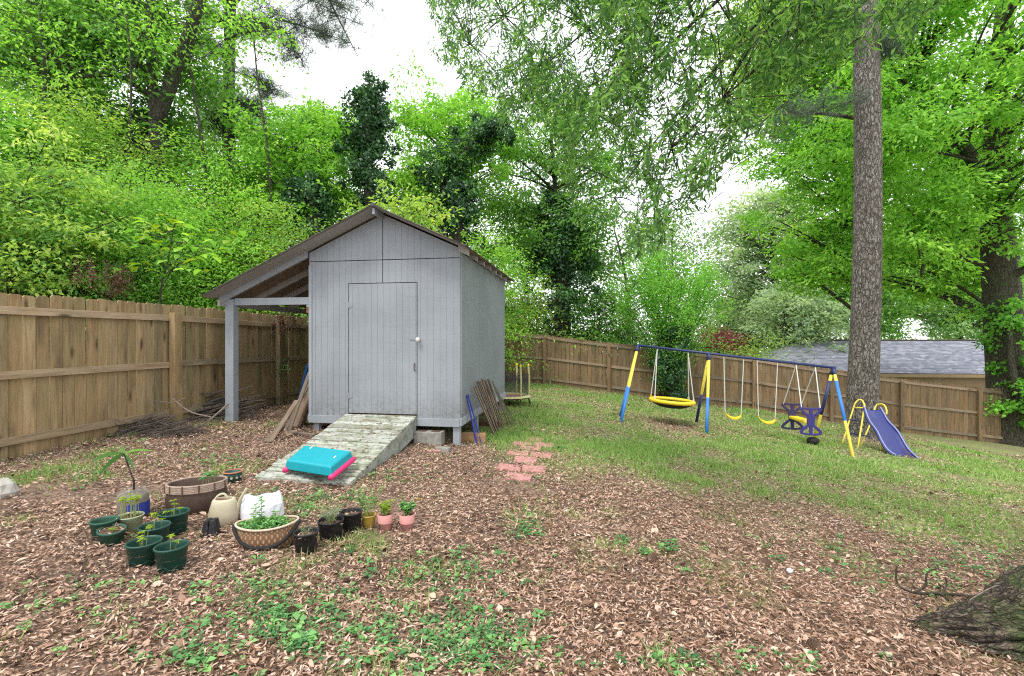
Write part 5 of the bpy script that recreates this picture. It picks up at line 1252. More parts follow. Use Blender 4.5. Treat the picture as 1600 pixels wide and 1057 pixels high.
# ivy columns
def ivy(label, path, rad, n, seed, ll=.11, mat='lf_dark', lime=.0, name='ivy_column', cat='ivy covered tree'):
    rn = np.random.default_rng(seed); base = Vector(path[0]); root = thing(name, label, cat, base); m = MB(); c = catmull([Vector(p) for p in path], 6); k = len(c)
    m.tube(c, [rad[0] * .35 * (1 - .6 * i / k) for i in range(k)], 8); m.build('trunk', M['bark_dark'], root, off=base)
    ca = np.array([tuple(p) for p in c]); nl = max(20, n // 95)
    t = np.linspace(0, 1, nl) ** .9 * (k - 1.001) ; i = np.minimum(t.astype(int), k - 2); f = (t - i)[:, None]; P_ = ca[i] * (1 - f) + ca[i + 1] * f
    R0 = np.interp(t / (k - 1), np.linspace(0, 1, len(rad)), rad); a = rn.uniform(0, 6.283, nl); rad_ = R0 * np.where(rn.uniform(0, 1, nl) < .16, rn.uniform(1.05, 1.6, nl), rn.uniform(.25, 1.0, nl))
    LC = P_ + np.stack([rad_ * np.cos(a), rad_ * np.sin(a), rn.normal(size=nl) * .18], 1); LR = (.12 + .32 * R0 * rn.uniform(.35, 1.2, nl)) * np.where(rad_ > R0, .6, 1.0); ltone = rn.uniform(0, 1, nl)
    ix = rn.integers(0, nl, n); o_ = unit(rn.normal(size=(n, 3))) * (rn.uniform(0, 1, n) ** .45)[:, None]; C = LC[ix] + o_ * LR[ix][:, None] * np.array([1, 1, .85]) * 1.25
    out = unit(C - P_[ix] * np.array([1, 1, 0]) - C * np.array([0, 0, 1]) + 1e-4) + np.array([0, 0, .3])
    D = rn.normal(size=(n, 3)) * .7 + np.array([0, 0, -.35]) + out * .5; NLEAF[0] += n
    rv = np.clip(.45 * ltone[ix] ** 1.6 + .5 * rn.uniform(0, 1, n), 0, 1)
    o = np_mesh('crown', leaf_quads(C, D, out * .6 + np.array([0, 0, .5]) + rn.normal(size=(n, 3)) * .5, rn.uniform(.5, 1.3, n) * ll, ll * .75), 4, M[mat], root, off=tuple(base), rnd=rv); o['kind'] = 'stuff'
ivy('dark ivy smothered column of a tree standing against the sky behind the shed roof', up(gb(578, 15), P(578, 330, 15), P(575, 220, 15), P(572, 140, 15)), [.55, .80, .50, .62, .58, .60, .34], 14000, 51)
ivy('low dark ivy mound on a stump left of the shed roof', up(gb(488, 14.5), P(490, 380, 14.5), P(487, 320, 14.5), P(480, 285, 14.5)), [.8, .7, .6, .35], 7000, 52, .10)
tree('hardwood_tree', 'pale green tree behind the shed ridge with an ivy choked limb', up(gb(690, 19), P(690, 380, 19), P(700, 280, 19), P(715, 200, 19)), .16, P(690, 250, 19), (3.1, 2.4, 3.0), 60, 34000, .13, .06, M['lf_lime'], M['bark_grey'], 44, .5, .34)
ivy('dark ivy mass leaning right above the shed ridge', up(gb(690, 17), P(690, 330, 17), P(705, 260, 17), P(750, 215, 17), P(775, 205, 17)), [.4, .6, .8, .75, .45], 10000, 53)
ivy('dark ivy clad trunk low behind the right shed eave', up(gb(715, 16.5), P(712, 400, 16.5), P(715, 330, 16.5), P(720, 290, 16.5)), [.9, .8, .7, .3], 8000, 54)
tree('hardwood_tree', 'tall light green tree above the back fence between shed and shrub', up(gb(875, 21), P(875, 400, 21), P(868, 300, 21), P(860, 200, 21)), .2, P(862, 290, 21), (3.8, 2.6, 4.6), 75, 46000, .14, .062, M['lf_mid'], M['bark_dark'], 45, .55, .36)
ivy('dark ivy covered trunk over the back fence beside the shed', up(gb(878, 20.3), P(880, 450, 20.3), P(876, 380, 20.3), P(868, 310, 20.3)), [1.1, 1.3, 1.0, .45], 14000, 55, .13)
# sparse tree
tree('sparse_tree', 'thin open branched tree with few leaves against white sky', up(gb(985, 23), P(980, 470, 23), P(975, 420, 23), P(960, 360, 23)), .11, P(1010, 400, 23), (3.6, 2.2, 2.2), 46, 4200, .15, .08, M['lf_blue'], M['bark_grey'], 46, .5, .6, low=.2, per=7,
     extra_paths=[([P(980, 460, 23), P(1010, 420, 23), P(1040, 360, 23)], .07, .03), ([P(982, 440, 23), P(1030, 430, 23), P(1075, 375, 23)], .06, .02)])
tree('sparse_tree', 'faint bare limbed tree leaning over the back fence', up(gb(1060, 26), P(1055, 470, 26), P(1050, 400, 26), P(1052, 350, 26)), .09, P(1050, 410, 26), (3.2, 2.2, 2.4), 36, 3800, .16, .08, M['lf_blue'], M['bark_grey'], 47, .5, .6)
# hazy far trees
tree('large_tree', 'pale hazy broad tree far beyond the fence left of the pine', up(gb(1212, 38), P(1212, 500, 38), P(1210, 400, 38), P(1205, 320, 38)), .4, P(1205, 400, 38), (5.6, 4, 5.2), 100, 44000, .24, .12, M['lf_hazed'], M['bark_grey'], 48, .8, .34)
tree('large_tree', 'rounded pale tree mass in the distance below the hazy broad tree', up(gb(1165, 46), P(1165, 500, 46), P(1165, 470, 46)), .3, P(1160, 505, 46), (5.5, 3, 3.0), 45, 20000, .26, .14, M['lf_hazed'], M['bark_grey'], 49, .9)
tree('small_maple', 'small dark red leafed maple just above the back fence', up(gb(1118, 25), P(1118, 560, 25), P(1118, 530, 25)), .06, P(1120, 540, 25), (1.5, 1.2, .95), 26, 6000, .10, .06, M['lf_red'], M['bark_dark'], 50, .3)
tree('large_tree', 'pale green tree standing just left of the neighbour roof', up(gb(1225, 33), P(1225, 520, 33), P(1225, 480, 33)), .25, P(1245, 500, 33), (3.4, 3, 2.0), 40, 16000, .2, .10, M['lf_hazed'], M['bark_grey'], 56, .7)
# fountain shaped privet inside the yard
sb = Vector((5.65, 17.25, gz(5.65, 17.25)))
def fountain(label, base, H, spread, n, nleaf, seed, mat, ll, lw):
    rn = np.random.default_rng(seed); rr = random.Random(seed); root = thing('privet_shrub', label, 'shrub', base); m = MB(); C = []
    for k in range(n):
        a = rr.uniform(0, 6.283); sp_ = spread * rr.uniform(.15, 1) ** .8; h = H * rr.uniform(.72, 1.05) * (1 - .25 * (sp_ / spread) ** 2)
        p0 = Vector((rr.gauss(0, .14), rr.gauss(0, .14), 0)); p2 = Vector((sp_ * math.cos(a), sp_ * math.sin(a), h)); p1 = p0.lerp(p2, .45) * 1; p1.x *= .62; p1.y *= .62
        c = catmull([p0, p1, p2], 6); m.tube(c, [.020 * (1 - .065 * i) for i in range(len(c))], 4, False)
        for i in range(2, len(c)):
            for _ in range(3 if i < 5 else 6): C.append(tuple(c[i] + Vector((rr.gauss(0, .13), rr.gauss(0, .13), rr.gauss(0, .13)))))
    m.build('stem', M['bark_dark'], root); C = np.array(C); w_ = .12 + (C[:, 2] / H) ** 1.3; w_ /= w_.sum(); ix = rn.choice(len(C), nleaf, p=w_); cp = C[ix] + rn.normal(size=(nleaf, 3)) * .10
    crn = rn.uniform(0, 1, len(C))[ix]; o = np_mesh('foliage', leaf_quads(cp, rn.normal(size=(nleaf, 3)) + np.array([0, 0, .2]), np.array([0, 0, .7]) + rn.normal(size=(nleaf, 3)) * .6, rn.uniform(.7, 1.2, nleaf) * ll, lw), 4, M[mat], root, rnd=np.clip(.5 * crn + .5 * rn.uniform(0, 1, nleaf), 0, 1)); o['kind'] = 'stuff'; NLEAF[0] += nleaf
fountain('fountain shaped bright green privet shrub behind the swing set', sb, 5.4, 2.1, 70, 27000, 61, 'lf_priv', .085, .046)
ivy('ivy wrapped foot of the privet stems behind the saucer swing', [sb + Vector((0, -.25, 0)), sb + Vector((0, -.25, .8)), sb + Vector((.1, -.2, 1.8)), sb + Vector((.1, -.2, 2.6))], [.42, .5, .6, .4], 6000, 62, .085, name='ivy_clump', cat='ivy')
# shrubs
RS = random.Random(31)
def shrub(label, px, Y, ztop, rx, ry, n, ll, lw, mat, seed, flat=.5, clump=.4, z0=0.0, group='thicket shrubs behind the fences', nl=46, name='thicket_shrub'):
    b0 = gb(px, Y); H = ztop - b0.z; cc = b0 + Vector((0, 0, H * .5 + z0))
    clump = clump * RS.uniform(1.0, 1.7); flat = RS.uniform(.25, .5); k_ = RS.uniform(.85, 1.35); ll *= k_; lw *= k_; n = int(n / k_ ** 1.6); nl = 34
    tree(name, label, [b0, b0 + Vector((.05, 0, H * .35)), b0 + Vector((.12, .05, H * .72))], .05, cc, (rx, ry, H * .52), nl, n, ll, lw, M[mat], M['bark_dark'], seed, clump, flat, cat='shrub', group=group, low=.02, trunkname='stem', sides=4, per=7, shell=.25)
def zt(py, Y): return CZ + (530 - py) / F * Y
shrub('yellowish bush at the left edge of the picture over the fence', 20, 8.6, zt(200, 8.6), 1.7, 1.5, 24000, .075, .035, 'lf_yellow', 71)
shrub('dense green bush second along the left fence top', 110, 9.4, zt(235, 9.4), 1.7, 1.4, 26000, .07, .033, 'lf_mid', 72)
shrub('green bush spreading behind the large leafed sapling', 215, 10.6, zt(265, 10.6), 1.7, 1.5, 26000, .075, .034, 'lf_lime', 73)
shrub('yellow tinged bush behind the sapling nearer the shed roof', 310, 11.8, zt(300, 11.8), 1.7, 1.6, 26000, .075, .034, 'lf_lime', 74)
shrub('lime bush rising over the low end of the lean-to roof', 395, 12.8, zt(320, 12.8), 1.7, 1.5, 22000, .08, .036, 'lf_yellow', 75)
shrub('tall lime bush under the forked dark tree', 130, 12.5, zt(165, 12.5), 2.6, 1.8, 30000, .09, .042, 'lf_yellow', 76)
shrub('bright bush halfway up between forked tree and pine', 320, 14.5, zt(235, 14.5), 2.4, 1.8, 26000, .09, .042, 'lf_lime', 77)
shrub('bright bush immediately behind the shed ridge', 620, 13.5, zt(285, 13.5), 1.6, 1.4, 16000, .09, .042, 'lf_yellow', 78)
shrub('leafy bush at the very left, high above the fence', 15, 12, zt(105, 12), 2.3, 1.8, 24000, .09, .042, 'lf_lime', 79)
shrub('pale yellow green bush against the back fence by the shed', 815, 19.6, zt(440, 19.6), 1.5, 1.0, 12000, .09, .038, 'lf_yellow', 80)
shrub('dark green bush behind the back fence left of the swings', 925, 20.2, zt(440, 20.2), 1.6, 1.2, 13000, .10, .05, 'lf_mid', 81)
shrub('bluish bush low behind the back fence under the sparse tree', 985, 21.5, zt(480, 21.5), 1.4, 1.2, 9000, .10, .05, 'lf_blue', 82)
shrub('mid green bush showing over the fence next to the red maple', 1070, 20.5, zt(515, 20.5), 1.3, 1.0, 9000, .09, .045, 'lf_mid', 83)
shrub('low green bush between red maple and the roof', 1165, 23, zt(535, 23), 2.0, 1.2, 9000, .10, .05, 'lf_yellow', 84)
shrub('dark bush behind the shed on the lean-to side', 540, 12.5, zt(345, 12.5), 1.5, 1.2, 12000, .085, .04, 'lf_mid', 85)
shrub('green bush filling the gap behind the shed eave', 760, 16.5, zt(360, 16.5), 1.5, 1.3, 15000, .09, .04, 'lf_lime', 86)
# large leafed sapling behind the left fence
b0 = gb(255, 8.9); sap = thing('large_leaf_sapling', 'lime green sapling with big round leaves above the left fence', 'sapling', b0)
rr = random.Random(77); m = MB(); stems = []
tp_ = P(275, 335, 8.7); mainc = catmull([b0, P(250, 470, 8.9), P(262, 410, 8.8), tp_], 5); m.tube(mainc, [.02 * (1 - .05 * i) for i in range(len(mainc))], 6)
for (px, py, Y) in ((225, 345, 8.5), (300, 360, 8.4), (340, 375, 8.3), (200, 385, 8.4), (330, 400, 8.2), (240, 380, 8.2), (300, 420, 8.3), (355, 365, 8.6), (210, 420, 8.4), (275, 345, 8.5)):
    e = P(px, py, Y); st_ = mainc[rr.randrange(5, len(mainc) - 2)]; c = limb_curve(st_, e, .1, 4, rr); m.tube(c, [.009, .008, .006, .005, .003], 4, False); stems.append(c)
m.build('stem', M['twig_dark'], sap, off=b0)
for c in stems:
    for k in range(8):
        p = c[rr.randrange(2, 5)] + Vector((rr.gauss(0, .14), rr.gauss(0, .14), rr.gauss(0, .07))); q = rr.uniform(0, 6.28)
        big_leaf(sap, p - b0, (math.cos(q), math.sin(q), rr.uniform(-.2, .15)), rr.uniform(.13, .22), rr.uniform(.11, .17), 'seed' if rr.random() < .45 else 'lf_lime', .35, rv=rr.uniform(.2, .95))

# right side: pine trunk
pb = GP(1346, 684)
pine('straight grey barked pine trunk right of the swing set', [pb + Vector((0, 0, -.1)), P(1347, 640, pb.y), P(1350, 560, pb.y), P(1354, 450, pb.y), P(1356, 280, pb.y), P(1354, 100, pb.y), P(1349, -120, pb.y), P(1348, -420, pb.y)], .385,
     [(P(1250, 182, 13.2) + Vector((1.6, .2, .05)), P(1178, 182, 12.6), .06), (P(1352, -150, pb.y), P(1200, -220, 12), .07), (P(1352, -250, pb.y), P(1480, -300, 12), .07), (P(1352, -300, pb.y), P(1260, -380, 16), .07), (P(1352, 60, pb.y), P(1290, 30, 12.8), .03), (P(1352, 95, pb.y), P(1410, 60, 13), .03)], 91, M['bark_pine'], 30, .2, 4)
# right side: big ivy footed tree
rb = GP(1583, 694); Yr = rb.y
tree('hardwood_tree', 'massive dark trunked tree at the right end of the back fence', [rb + Vector((0, 0, -.1)), P(1578, 600, Yr), P(1566, 480, Yr), P(1556, 330, Yr), P(1560, 150, Yr), P(1580, -100, Yr)], .72,
     P(1520, 125, Yr - 1.5), (5.2, 3.2, 6.2), 120, 90000, .14, .060, M['lf_lime'], M['bark_oak'], 92, .6, .30, droop=.15,
     extra_paths=[([P(1560, 330, Yr), P(1520, 250, Yr), P(1470, 180, Yr), P(1430, 100, Yr), P(1400, -20, Yr)], .24, .10), ([P(1560, 420, Yr), P(1500, 400, Yr), P(1455, 370, Yr - .5), P(1440, 430, Yr - 1)], .13, .05), ([P(1562, 440, Yr), P(1640, 400, Yr - 1), P(1720, 330, Yr - 1)], .16, .08), ([P(1552, 260, Yr), P(1450, 236, Yr - 1), P(1370, 245, Yr - 1.2)], .06, .03)])
ivy('ivy clump on the foot of the massive tree at the right edge', [rb + Vector((0, -.55, 1.0)), P(1590, 610, Yr - .7), P(1580, 560, Yr - .7), P(1575, 480, Yr - .5)], [.4, .7, .75, .8], 3000, 93, .15, 'lf_priv', name='ivy_clump', cat='ivy')
tree('hardwood_tree', 'bright green tree behind the pine with leaves right down to the roof line', up(gb(1340, 19), P(1342, 450, 19), P(1335, 300, 19), P(1320, 100, 19), P(1305, -50, 19)), .15, P(1265, 235, 19), (2.6, 2.4, 6.6), 95, 60000, .14, .06, M['lf_lime'], M['bark_dark'], 94, .5, .32)
tree('hardwood_tree', 'leafy tree filling the space between pine and the massive tree', up(gb(1590, 21), P(1585, 400, 21), P(1540, 250, 21.5), P(1470, 100, 22)), .22, P(1440, 330, 22), (4.2, 2.6, 4.6), 90, 52000, .16, .07, M['lf_lime'], M['bark_dark'], 95, .6, .32)
tree('large_tree', 'darker green tree behind the neighbour roof on its left', up(gb(1340, 38), P(1340, 500, 38), P(1340, 400, 38)), .3, P(1340, 440, 38), (6.5, 3, 5.0), 60, 30000, .24, .12, M['lf_mid'], M['bark_dark'], 96, .9)
tree('large_tree', 'blue green tree behind the neighbour roof near the right edge', up(gb(1500, 40), P(1500, 500, 40), P(1500, 420, 40)), .3, P(1510, 430, 40), (8, 3, 5.5), 70, 34000, .26, .13, M['lf_blue'], M['bark_dark'], 97, 1.0)
tree('hardwood_tree', 'airy lime leafed tree high above the swings against the sky', up(gb(1352, 21), P(1348, 420, 21), P(1310, 280, 21), P(1240, 150, 21), P(1190, 20, 21)), .10, P(1200, 90, 20), (2.6, 2.2, 3.6), 55, 22000, .15, .065, M['lf_yellow'], M['bark_dark'], 98, .5, .32, low=.6)

# foreground oak: mossy root flare at the lower right, willow-like foliage hanging in from above
ob = Vector((4.15, 2.9, gz(4.15, 2.9)))
oak = thing('willow_oak', 'near oak with mossy root flare at lower right and slender leaves hanging above', 'tree', ob)
m = MB(); seg = 72; prof = []
zs = [-.15, 0, .04, .09, .16, .26, .40, .60, .9, 1.4, 2.2, 3.4, 5.0, 6.5]
rs = [1.22, 1.16, 1.06, .98, .91, .84, .77, .70, .62, .56, .52, .48, .42, .34]
for i, (z, r) in enumerate(zip(zs, rs)):
    for k in range(seg):
        q = 2 * math.pi * k / seg; fl = max(0, min(1, (r - .5) / 1.0)); lobe = (abs(math.cos(1.5 * (q - 3.35))) ** 2.2) 
        rr0 = .50 + (r - .50) * (.22 + .95 * lobe) if r > .5 else r
        nz = float(fbm(np.array(q * 4.0), np.array(z * 4 + 3), 9)) - .5; nz2 = abs(math.sin(q * 17 + 3 * nz + z * 1.5)) * .035
        rr0 *= 1 + .14 * nz; rr0 += nz2 * (1 if z > -.1 else 0)
        m.v.append((rr0 * math.cos(q) + .12 * z * 0, rr0 * math.sin(q), z + (.0 if i > 1 else 0)))
for i in range(len(zs) - 1):
    for k in range(seg): m.f.append((i * seg + k, i * seg + (k + 1) % seg, (i + 1) * seg + (k + 1) % seg, (i + 1) * seg + k))
tro = m.build('trunk', M['bark_root'], oak, smooth=True)
def root_ridge(path, rad, seed, zsc=.8):
    pts = catmull([Vector(p) for p in path], 16); n = len(pts); rd = np.interp(np.linspace(0, 1, n), np.linspace(0, 1, len(rad)), rad); m = MB(); S_ = 160
    for i, p in enumerate(pts):
        d = (pts[min(i + 1, n - 1)] - pts[max(i - 1, 0)]).normalized(); sd = d.cross(Vector((0, 0, 1))).normalized(); u_ = sd.cross(d)
        for k in range(S_):
            q = 2 * math.pi * k / S_
            nz = float(fbm(np.array(q * 1.6 + seed), np.array(i * .08), seed)) - .5; fur = min(abs(math.sin(q * 6.5 + 7 * nz + i * .03)) ** .5, abs(math.sin(q * 10.0 - 9 * nz + i * .045)) ** .5 + .25)
            nz3 = float(noise2(np.array(q * 7.0), np.array(i * .45), seed + 4)) - .5
            r = rd[i] * (1 + .30 * nz) + (.105 * fur - .08 + .055 * nz3) * min(1, rd[i] / .2)
            m.v.append(tuple(p + sd * (r * math.cos(q)) + u_ * (r * math.sin(q) * zsc)))
    for i in range(n - 1):
        for k in range(S_): m.f.append((i * S_ + k, i * S_ + (k + 1) % S_, (i + 1) * S_ + (k + 1) % S_, (i + 1) * S_ + k))
    m.f.append(tuple((n - 1) * S_ + k for k in range(S_)))
    return m.build('root', M['bark_root'], oak, off=ob, smooth=True)
def gv(x, y, h): return Vector((x, y, gz(x, y) + h))
root_ridge([gv(4.15, 2.95, .72), gv(3.6, 3.0, .26), gv(3.1, 3.08, .03), gv(2.75, 3.14, -.03), gv(2.42, 3.16, -.08)], [.58, .44, .26, .13, .04], 3)
root_ridge([gv(4.1, 2.8, .45), gv(3.55, 2.66, .10), gv(3.1, 2.55, -.02), gv(2.75, 2.52, -.08)], [.50, .34, .18, .05], 6)
rn = np.random.default_rng(101); rr = random.Random(101)
limb_m = MB(); mains = []
def main_limb(c, r0):
    mm = MB(); mm.tube(c, [r0 * (1 - .11 * i) for i in range(9)], 8); mm.build('limb', M['bark_dark'], oak, off=ob, smooth=True)
topo = ob + Vector((0, 0, 6.2))
for (px, py, Y, r0) in ((1250, -260, 4.6, .13), (1000, -200, 5.6, .12), (820, -140, 6.6, .10), (1150, -120, 6.5, .09), (1400, -150, 6.5, .10), (1000, 30, 6.2, .035), (1120, -60, 5.0, .06), (900, -60, 6.8, .06), (735, 70, 7.2, .04), (800, 150, 6.6, .035), (880, 250, 5.9, .035), (960, 310, 5.3, .035), (1050, 230, 4.6, .035), (1140, 120, 4.6, .035), (1260, 60, 4.9, .035), (1380, 10, 5.5, .04)):
    e = P(px, py, Y); c = limb_curve(topo, e, .12, 8, rr); main_limb(c, r0); mains.append(c)
# drooping branchlets: target tips chosen inside the hanging mass
def inside(px, py):
    low = np.interp(px, [670, 720, 800, 860, 930, 1000, 1060, 1120, 1180, 1260, 1340, 1450], [80, 130, 230, 300, 380, 400, 370, 280, 200, 150, 110, 60])
    return py < low
Cc = []; Dd = []; cnt = 0; mp = [p for c in mains for p in c[3:]]
mpa = np.array([tuple(p) for p in mp])
while cnt < 1150:
    px, py = rr.uniform(672, 1440), rr.uniform(-90, 420)
    if not inside(px, py): continue
    if rr.random() < .55 * max(0, (py - 150) / 250): continue
    if px > 1020 and rr.random() < .30: continue
    if 1305 < px < 1405 and rr.random() < .8: continue
    if float(fbm(np.array(px / 55.), np.array(py / 55.), 88)) < .40 and rr.random() < .75: continue
    Y = 7.4 - 3.2 * min(1, max(0, (px - 700) / 420)) + rr.gauss(0, .7); Y = max(3.7, Y)
    tip = P(px, py, Y); L = rr.uniform(.45, .95); a = rr.uniform(0, 6.28)
    st_ = tip + Vector((math.cos(a) * L * .55 + .25 * L, math.sin(a) * L * .4, L * .62)); c = limb_curve(st_, tip, .10, 6, rr)
    limb_m.tube(c, [.0045 * (1 - .1 * i) for i in range(7)], 3, False)
    if cnt % 5 == 0:
        j = int(np.argmin(((mpa - np.array(tuple(st_))) ** 2).sum(1))); lc = limb_curve(mp[j], st_, .06, 6, rr); limb_m.tube(lc, [.009 - .0011 * i for i in range(7)], 4, False)
    nl = rr.randrange(24, 42)
    for k in range(nl):
        t = rr.uniform(.15, 1) ** .75; f = t * 6; i = min(5, int(f)); p = c[i].lerp(c[i + 1], f - i); d = (c[i + 1] - c[i]).normalized()
        v = Vector((rr.gauss(0, 1), rr.gauss(0, 1), rr.gauss(0, .8))); v = (d * .6 + v.normalized() * 1.0 + Vector((0, 0, -.18)))
        Cc.append(tuple(p + v.normalized() * rr.uniform(0, .04))); Dd.append(tuple(v))
    cnt += 1
limb_m.build('twigs', M['bark_dark'], oak, off=ob, smooth=True)['kind'] = 'stuff'
C = np.array(Cc); D = np.array(Dd); N_ = len(C); NLEAF[0] += N_
o = np_mesh('crown', leaf_quads(C, D, rn.normal(size=(N_, 3)) + np.array([0, 0, .6]), rn.uniform(.070, .120, N_), rn.uniform(.016, .024, N_), .22, .5), 4, M['lf_oak'], oak, off=tuple(ob), rnd=rn.uniform(0, 1, N_)); o['kind'] = 'stuff'

# far woods closing the view
def far_woods():
    rn = np.random.default_rng(120); Q = []; RV = []
    segs_ = [(-75, 430, 34, 22, 225, 44000), (430, 920, 33, 18, 330, 32000), (920, 1400, 62, 22, 508, 12000), (1350, 1780, 46, 22, 330, 42000)]
    for (a, b_, Y0, dY, topy, n) in segs_:
        nc = n // 60; px = rn.uniform(a, b_, nc); Y = Y0 + rn.uniform(0, dY, nc); X = (px - 800) / F * Y
        tp_ = CZ + (530 - (topy + 60 * (fbm(px / 60, px * 0, 3) - .5) * 2)) / F * Y0; z0 = ground(X, Y); z = z0 + (tp_ - z0) * rn.uniform(0, 1, nc) ** .8
        q, rv = leaves_from_clumps(rn, np.stack([X, Y, z], 1), np.ones(nc), n, 1.1, .5, .30, .16, np.array([0, 60, 5.])); Q.append(q); RV.append(rv)
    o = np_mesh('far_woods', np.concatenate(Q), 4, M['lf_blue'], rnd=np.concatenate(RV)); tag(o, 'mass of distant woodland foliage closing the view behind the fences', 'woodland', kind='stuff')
far_woods()

# ------------------------------------------------------------------ ground cover
def polar(rn, n, r0, r1, pw=1.0, th=0.86):
    u = rn.uniform(0, 1, n); r = r0 + (r1 - r0) * u ** pw; a = rn.uniform(-th, th, n); return r * np.sin(a), r * np.cos(a)
ramp_c = [(RT[0].x, RT[0].y), (RT[1].x, RT[1].y), (RB[1].x, RB[1].y), (RB[0].x, RB[0].y)]
def in_quad(x, y, q):
    ins = np.ones_like(x, bool)
    for i in range(4):
        x0, y0 = q[i]; x1, y1 = q[(i + 1) % 4]; cr_ = (x1 - x0) * (y - y0) - (y1 - y0) * (x - x0); ins &= cr_ < 0
    return ins
def keep_out(x, y):
    dx, dy = x - SH.x, y - SH.y; lx = dx * EX.x + dy * EX.y; ly = dx * EY.x + dy * EY.y
    k = (lx > .1) & (lx < 2.3) & (ly > .25) & (ly < 3.6)
    k |= in_quad(x, y, ramp_c)
    k |= x < fence_x(y) + .02
    k |= y > fence_y(x) - .02
    k |= np.hypot(x - 4.15, y - 2.9) < .75
    return ~k
POTS = [(GP(*p), r) for p, r in (((268, 889), .085), ((225, 881), .085), ((241, 853), .085), ((272, 832), .085), ((163, 841), .07), ((174, 849), .07), ((204, 832), .06), ((208, 808), .08), ((308, 796), .2), ((364, 752), .07), ((350, 817), .09), ((330, 835), .06), ((418, 850), .15), ((478, 862), .07), ((517, 842), .07), ((548, 828), .07), ((576, 824), .05), ((602, 827), .05), ((636, 827), .05), ((410, 812), .12))]
def no_pots(x, y):
    k = np.ones_like(x, bool)
    for g, r in POTS: k &= np.hypot(x - g.x, y - g.y) > r
    return k
def litter():
    rn = np.random.default_rng(200); n = 350000; x, y = polar(rn, n, 1.7, 20, 1.15)
    g = grassy(x, y); bare = sstep(.60, .72, fbm(x * .9 + 4, y * .9, 33)) * .8
    near_paver = np.ones_like(x)
    for (px, py), _ in PV:
        q = GP(px, py); near_paver *= np.where((np.abs(x - q.x) < .15) & (np.abs(y - q.y) < .14), .25, 1)
    k = keep_out(x, y) & no_pots(x, y) & (rn.uniform(0, 1, n) < (1 - .50 * g) * (1 - bare) * near_paver); x, y = x[k], y[k]; n = len(x)
    z = ground(x, y) + rn.uniform(.003, .028, n); C = np.stack([x, y, z], 1); r = np.hypot(x, y)
    for (px, py), _ in PV:
        q = GP(px, py); C[:, 2] = np.where((np.abs(x - q.x) < .16) & (np.abs(y - q.y) < .15), q.z + .05, C[:, 2])
    a = rn.uniform(0, 6.28, n); D = np.stack([np.cos(a), np.sin(a), rn.normal(size=n) * .22], 1); Nn = np.array([0, 0, 1.]) + rn.normal(size=(n, 3)) * .35
    wide = rn.uniform(0, 1, n) < .025
    L = np.where(wide, rn.uniform(.04, .075, n), rn.uniform(.020, .056, n)); W = np.where(wide, L * rn.uniform(.35, .6, n), rn.uniform(.0055, .0125, n)) * (1 + .09 * np.maximum(0, r - 4))
    D = unit(D); S = unit(np.cross(D, Nn)); U = np.cross(S, D); curl = rn.normal(size=n)[:, None] * .22; L_, W_2 = L[:, None], W[:, None]
    b0 = C; m1 = C + D * L_ * .35 + U * L_ * curl * .5; m2 = C + D * L_ * .7 + U * L_ * curl * .5; tp = C + D * L_
    fr = r > 6.5
    if fr.any():
        o = np_mesh('fallen_leaves', leaf_quads(C[fr], D[fr], Nn[fr], L[fr], W[fr], .3), 4, M['litter'], rnd=rn.uniform(0, 1, int(fr.sum()))); tag(o, 'small brown fallen leaves scattered across the far lawn', 'leaf litter', kind='stuff')
    nr = ~fr; C, D, S, U, L_, W_2, curl, x, y = C[nr], D[nr], S[nr], U[nr], L_[nr], W_2[nr], curl[nr], x[nr], y[nr]; n = len(x)
    b0 = C; m1 = C + D * L_ * .35 + U * L_ * curl * .5; m2 = C + D * L_ * .7 + U * L_ * curl * .5; tp = C + D * L_
    # three-facet curled leaf: tip triangle, mid quad, base triangle share vertices
    V = np.stack([b0, m1 + S * W_2 / 2, m1 - S * W_2 / 2, m2 + S * W_2 * .45, m2 - S * W_2 * .45, tp], 1)
    V[:, :, 2] = np.maximum(V[:, :, 2], (ground(V[:, :, 0], V[:, :, 1]) + .001))
    base = (np.arange(n) * 6)[:, None]
    quads = np.concatenate([base + np.array([[1, 2, 4, 3]])], 0); t1 = base + np.array([[0, 2, 1]]); t2 = base + np.array([[3, 4, 5]])
    me = bpy.data.meshes.new('fallen_leaves'); vs = V.reshape(-1, 3).astype(np.float32); me.vertices.add(len(vs)); me.vertices.foreach_set('co', vs.ravel())
    loops = np.concatenate([t1, quads, t2], 1).ravel().astype(np.int32); me.loops.add(len(loops)); me.loops.foreach_set('vertex_index', loops)
    ls = (np.arange(n)[:, None] * 10 + np.array([[0, 3, 7]])).ravel().astype(np.int32); me.polygons.add(n * 3); me.polygons.foreach_set('loop_start', ls); me.update(calc_edges=True)
    at = me.attributes.new('rnd', 'FLOAT', 'FACE'); rv = np.clip(rn.uniform(0, 1, n) * .85 + .3 * (fbm(x * 1.5, y * 1.5, 41) - .5) + .05, 0, 1); at.data.foreach_set('value', np.repeat(rv, 3).astype(np.float32))
    me.materials.append(M['litter']); o = bpy.data.objects.new('fallen_leaves', me); COL.objects.link(o); tag(o, 'brown and pinkish fallen leaves covering the yard', 'leaf litter', kind='stuff')
    # pine straw towards the lower right
    n = 34000; x, y = polar(rn, n, 1.6, 9, 1.0); k = keep_out(x, y) & no_pots(x, y) & (rn.uniform(0, 1, n) < sstep(-2, 3, x + .4 * rn.normal(size=n)) * (1 - .8 * grassy(x, y))); x, y = x[k], y[k]; n = len(x)
    C = np.stack([x, y, ground(x, y) + rn.uniform(.01, .03, n)], 1); a = rn.uniform(0, 6.28, n); D = np.stack([np.cos(a), np.sin(a), rn.normal(size=n) * .12], 1)
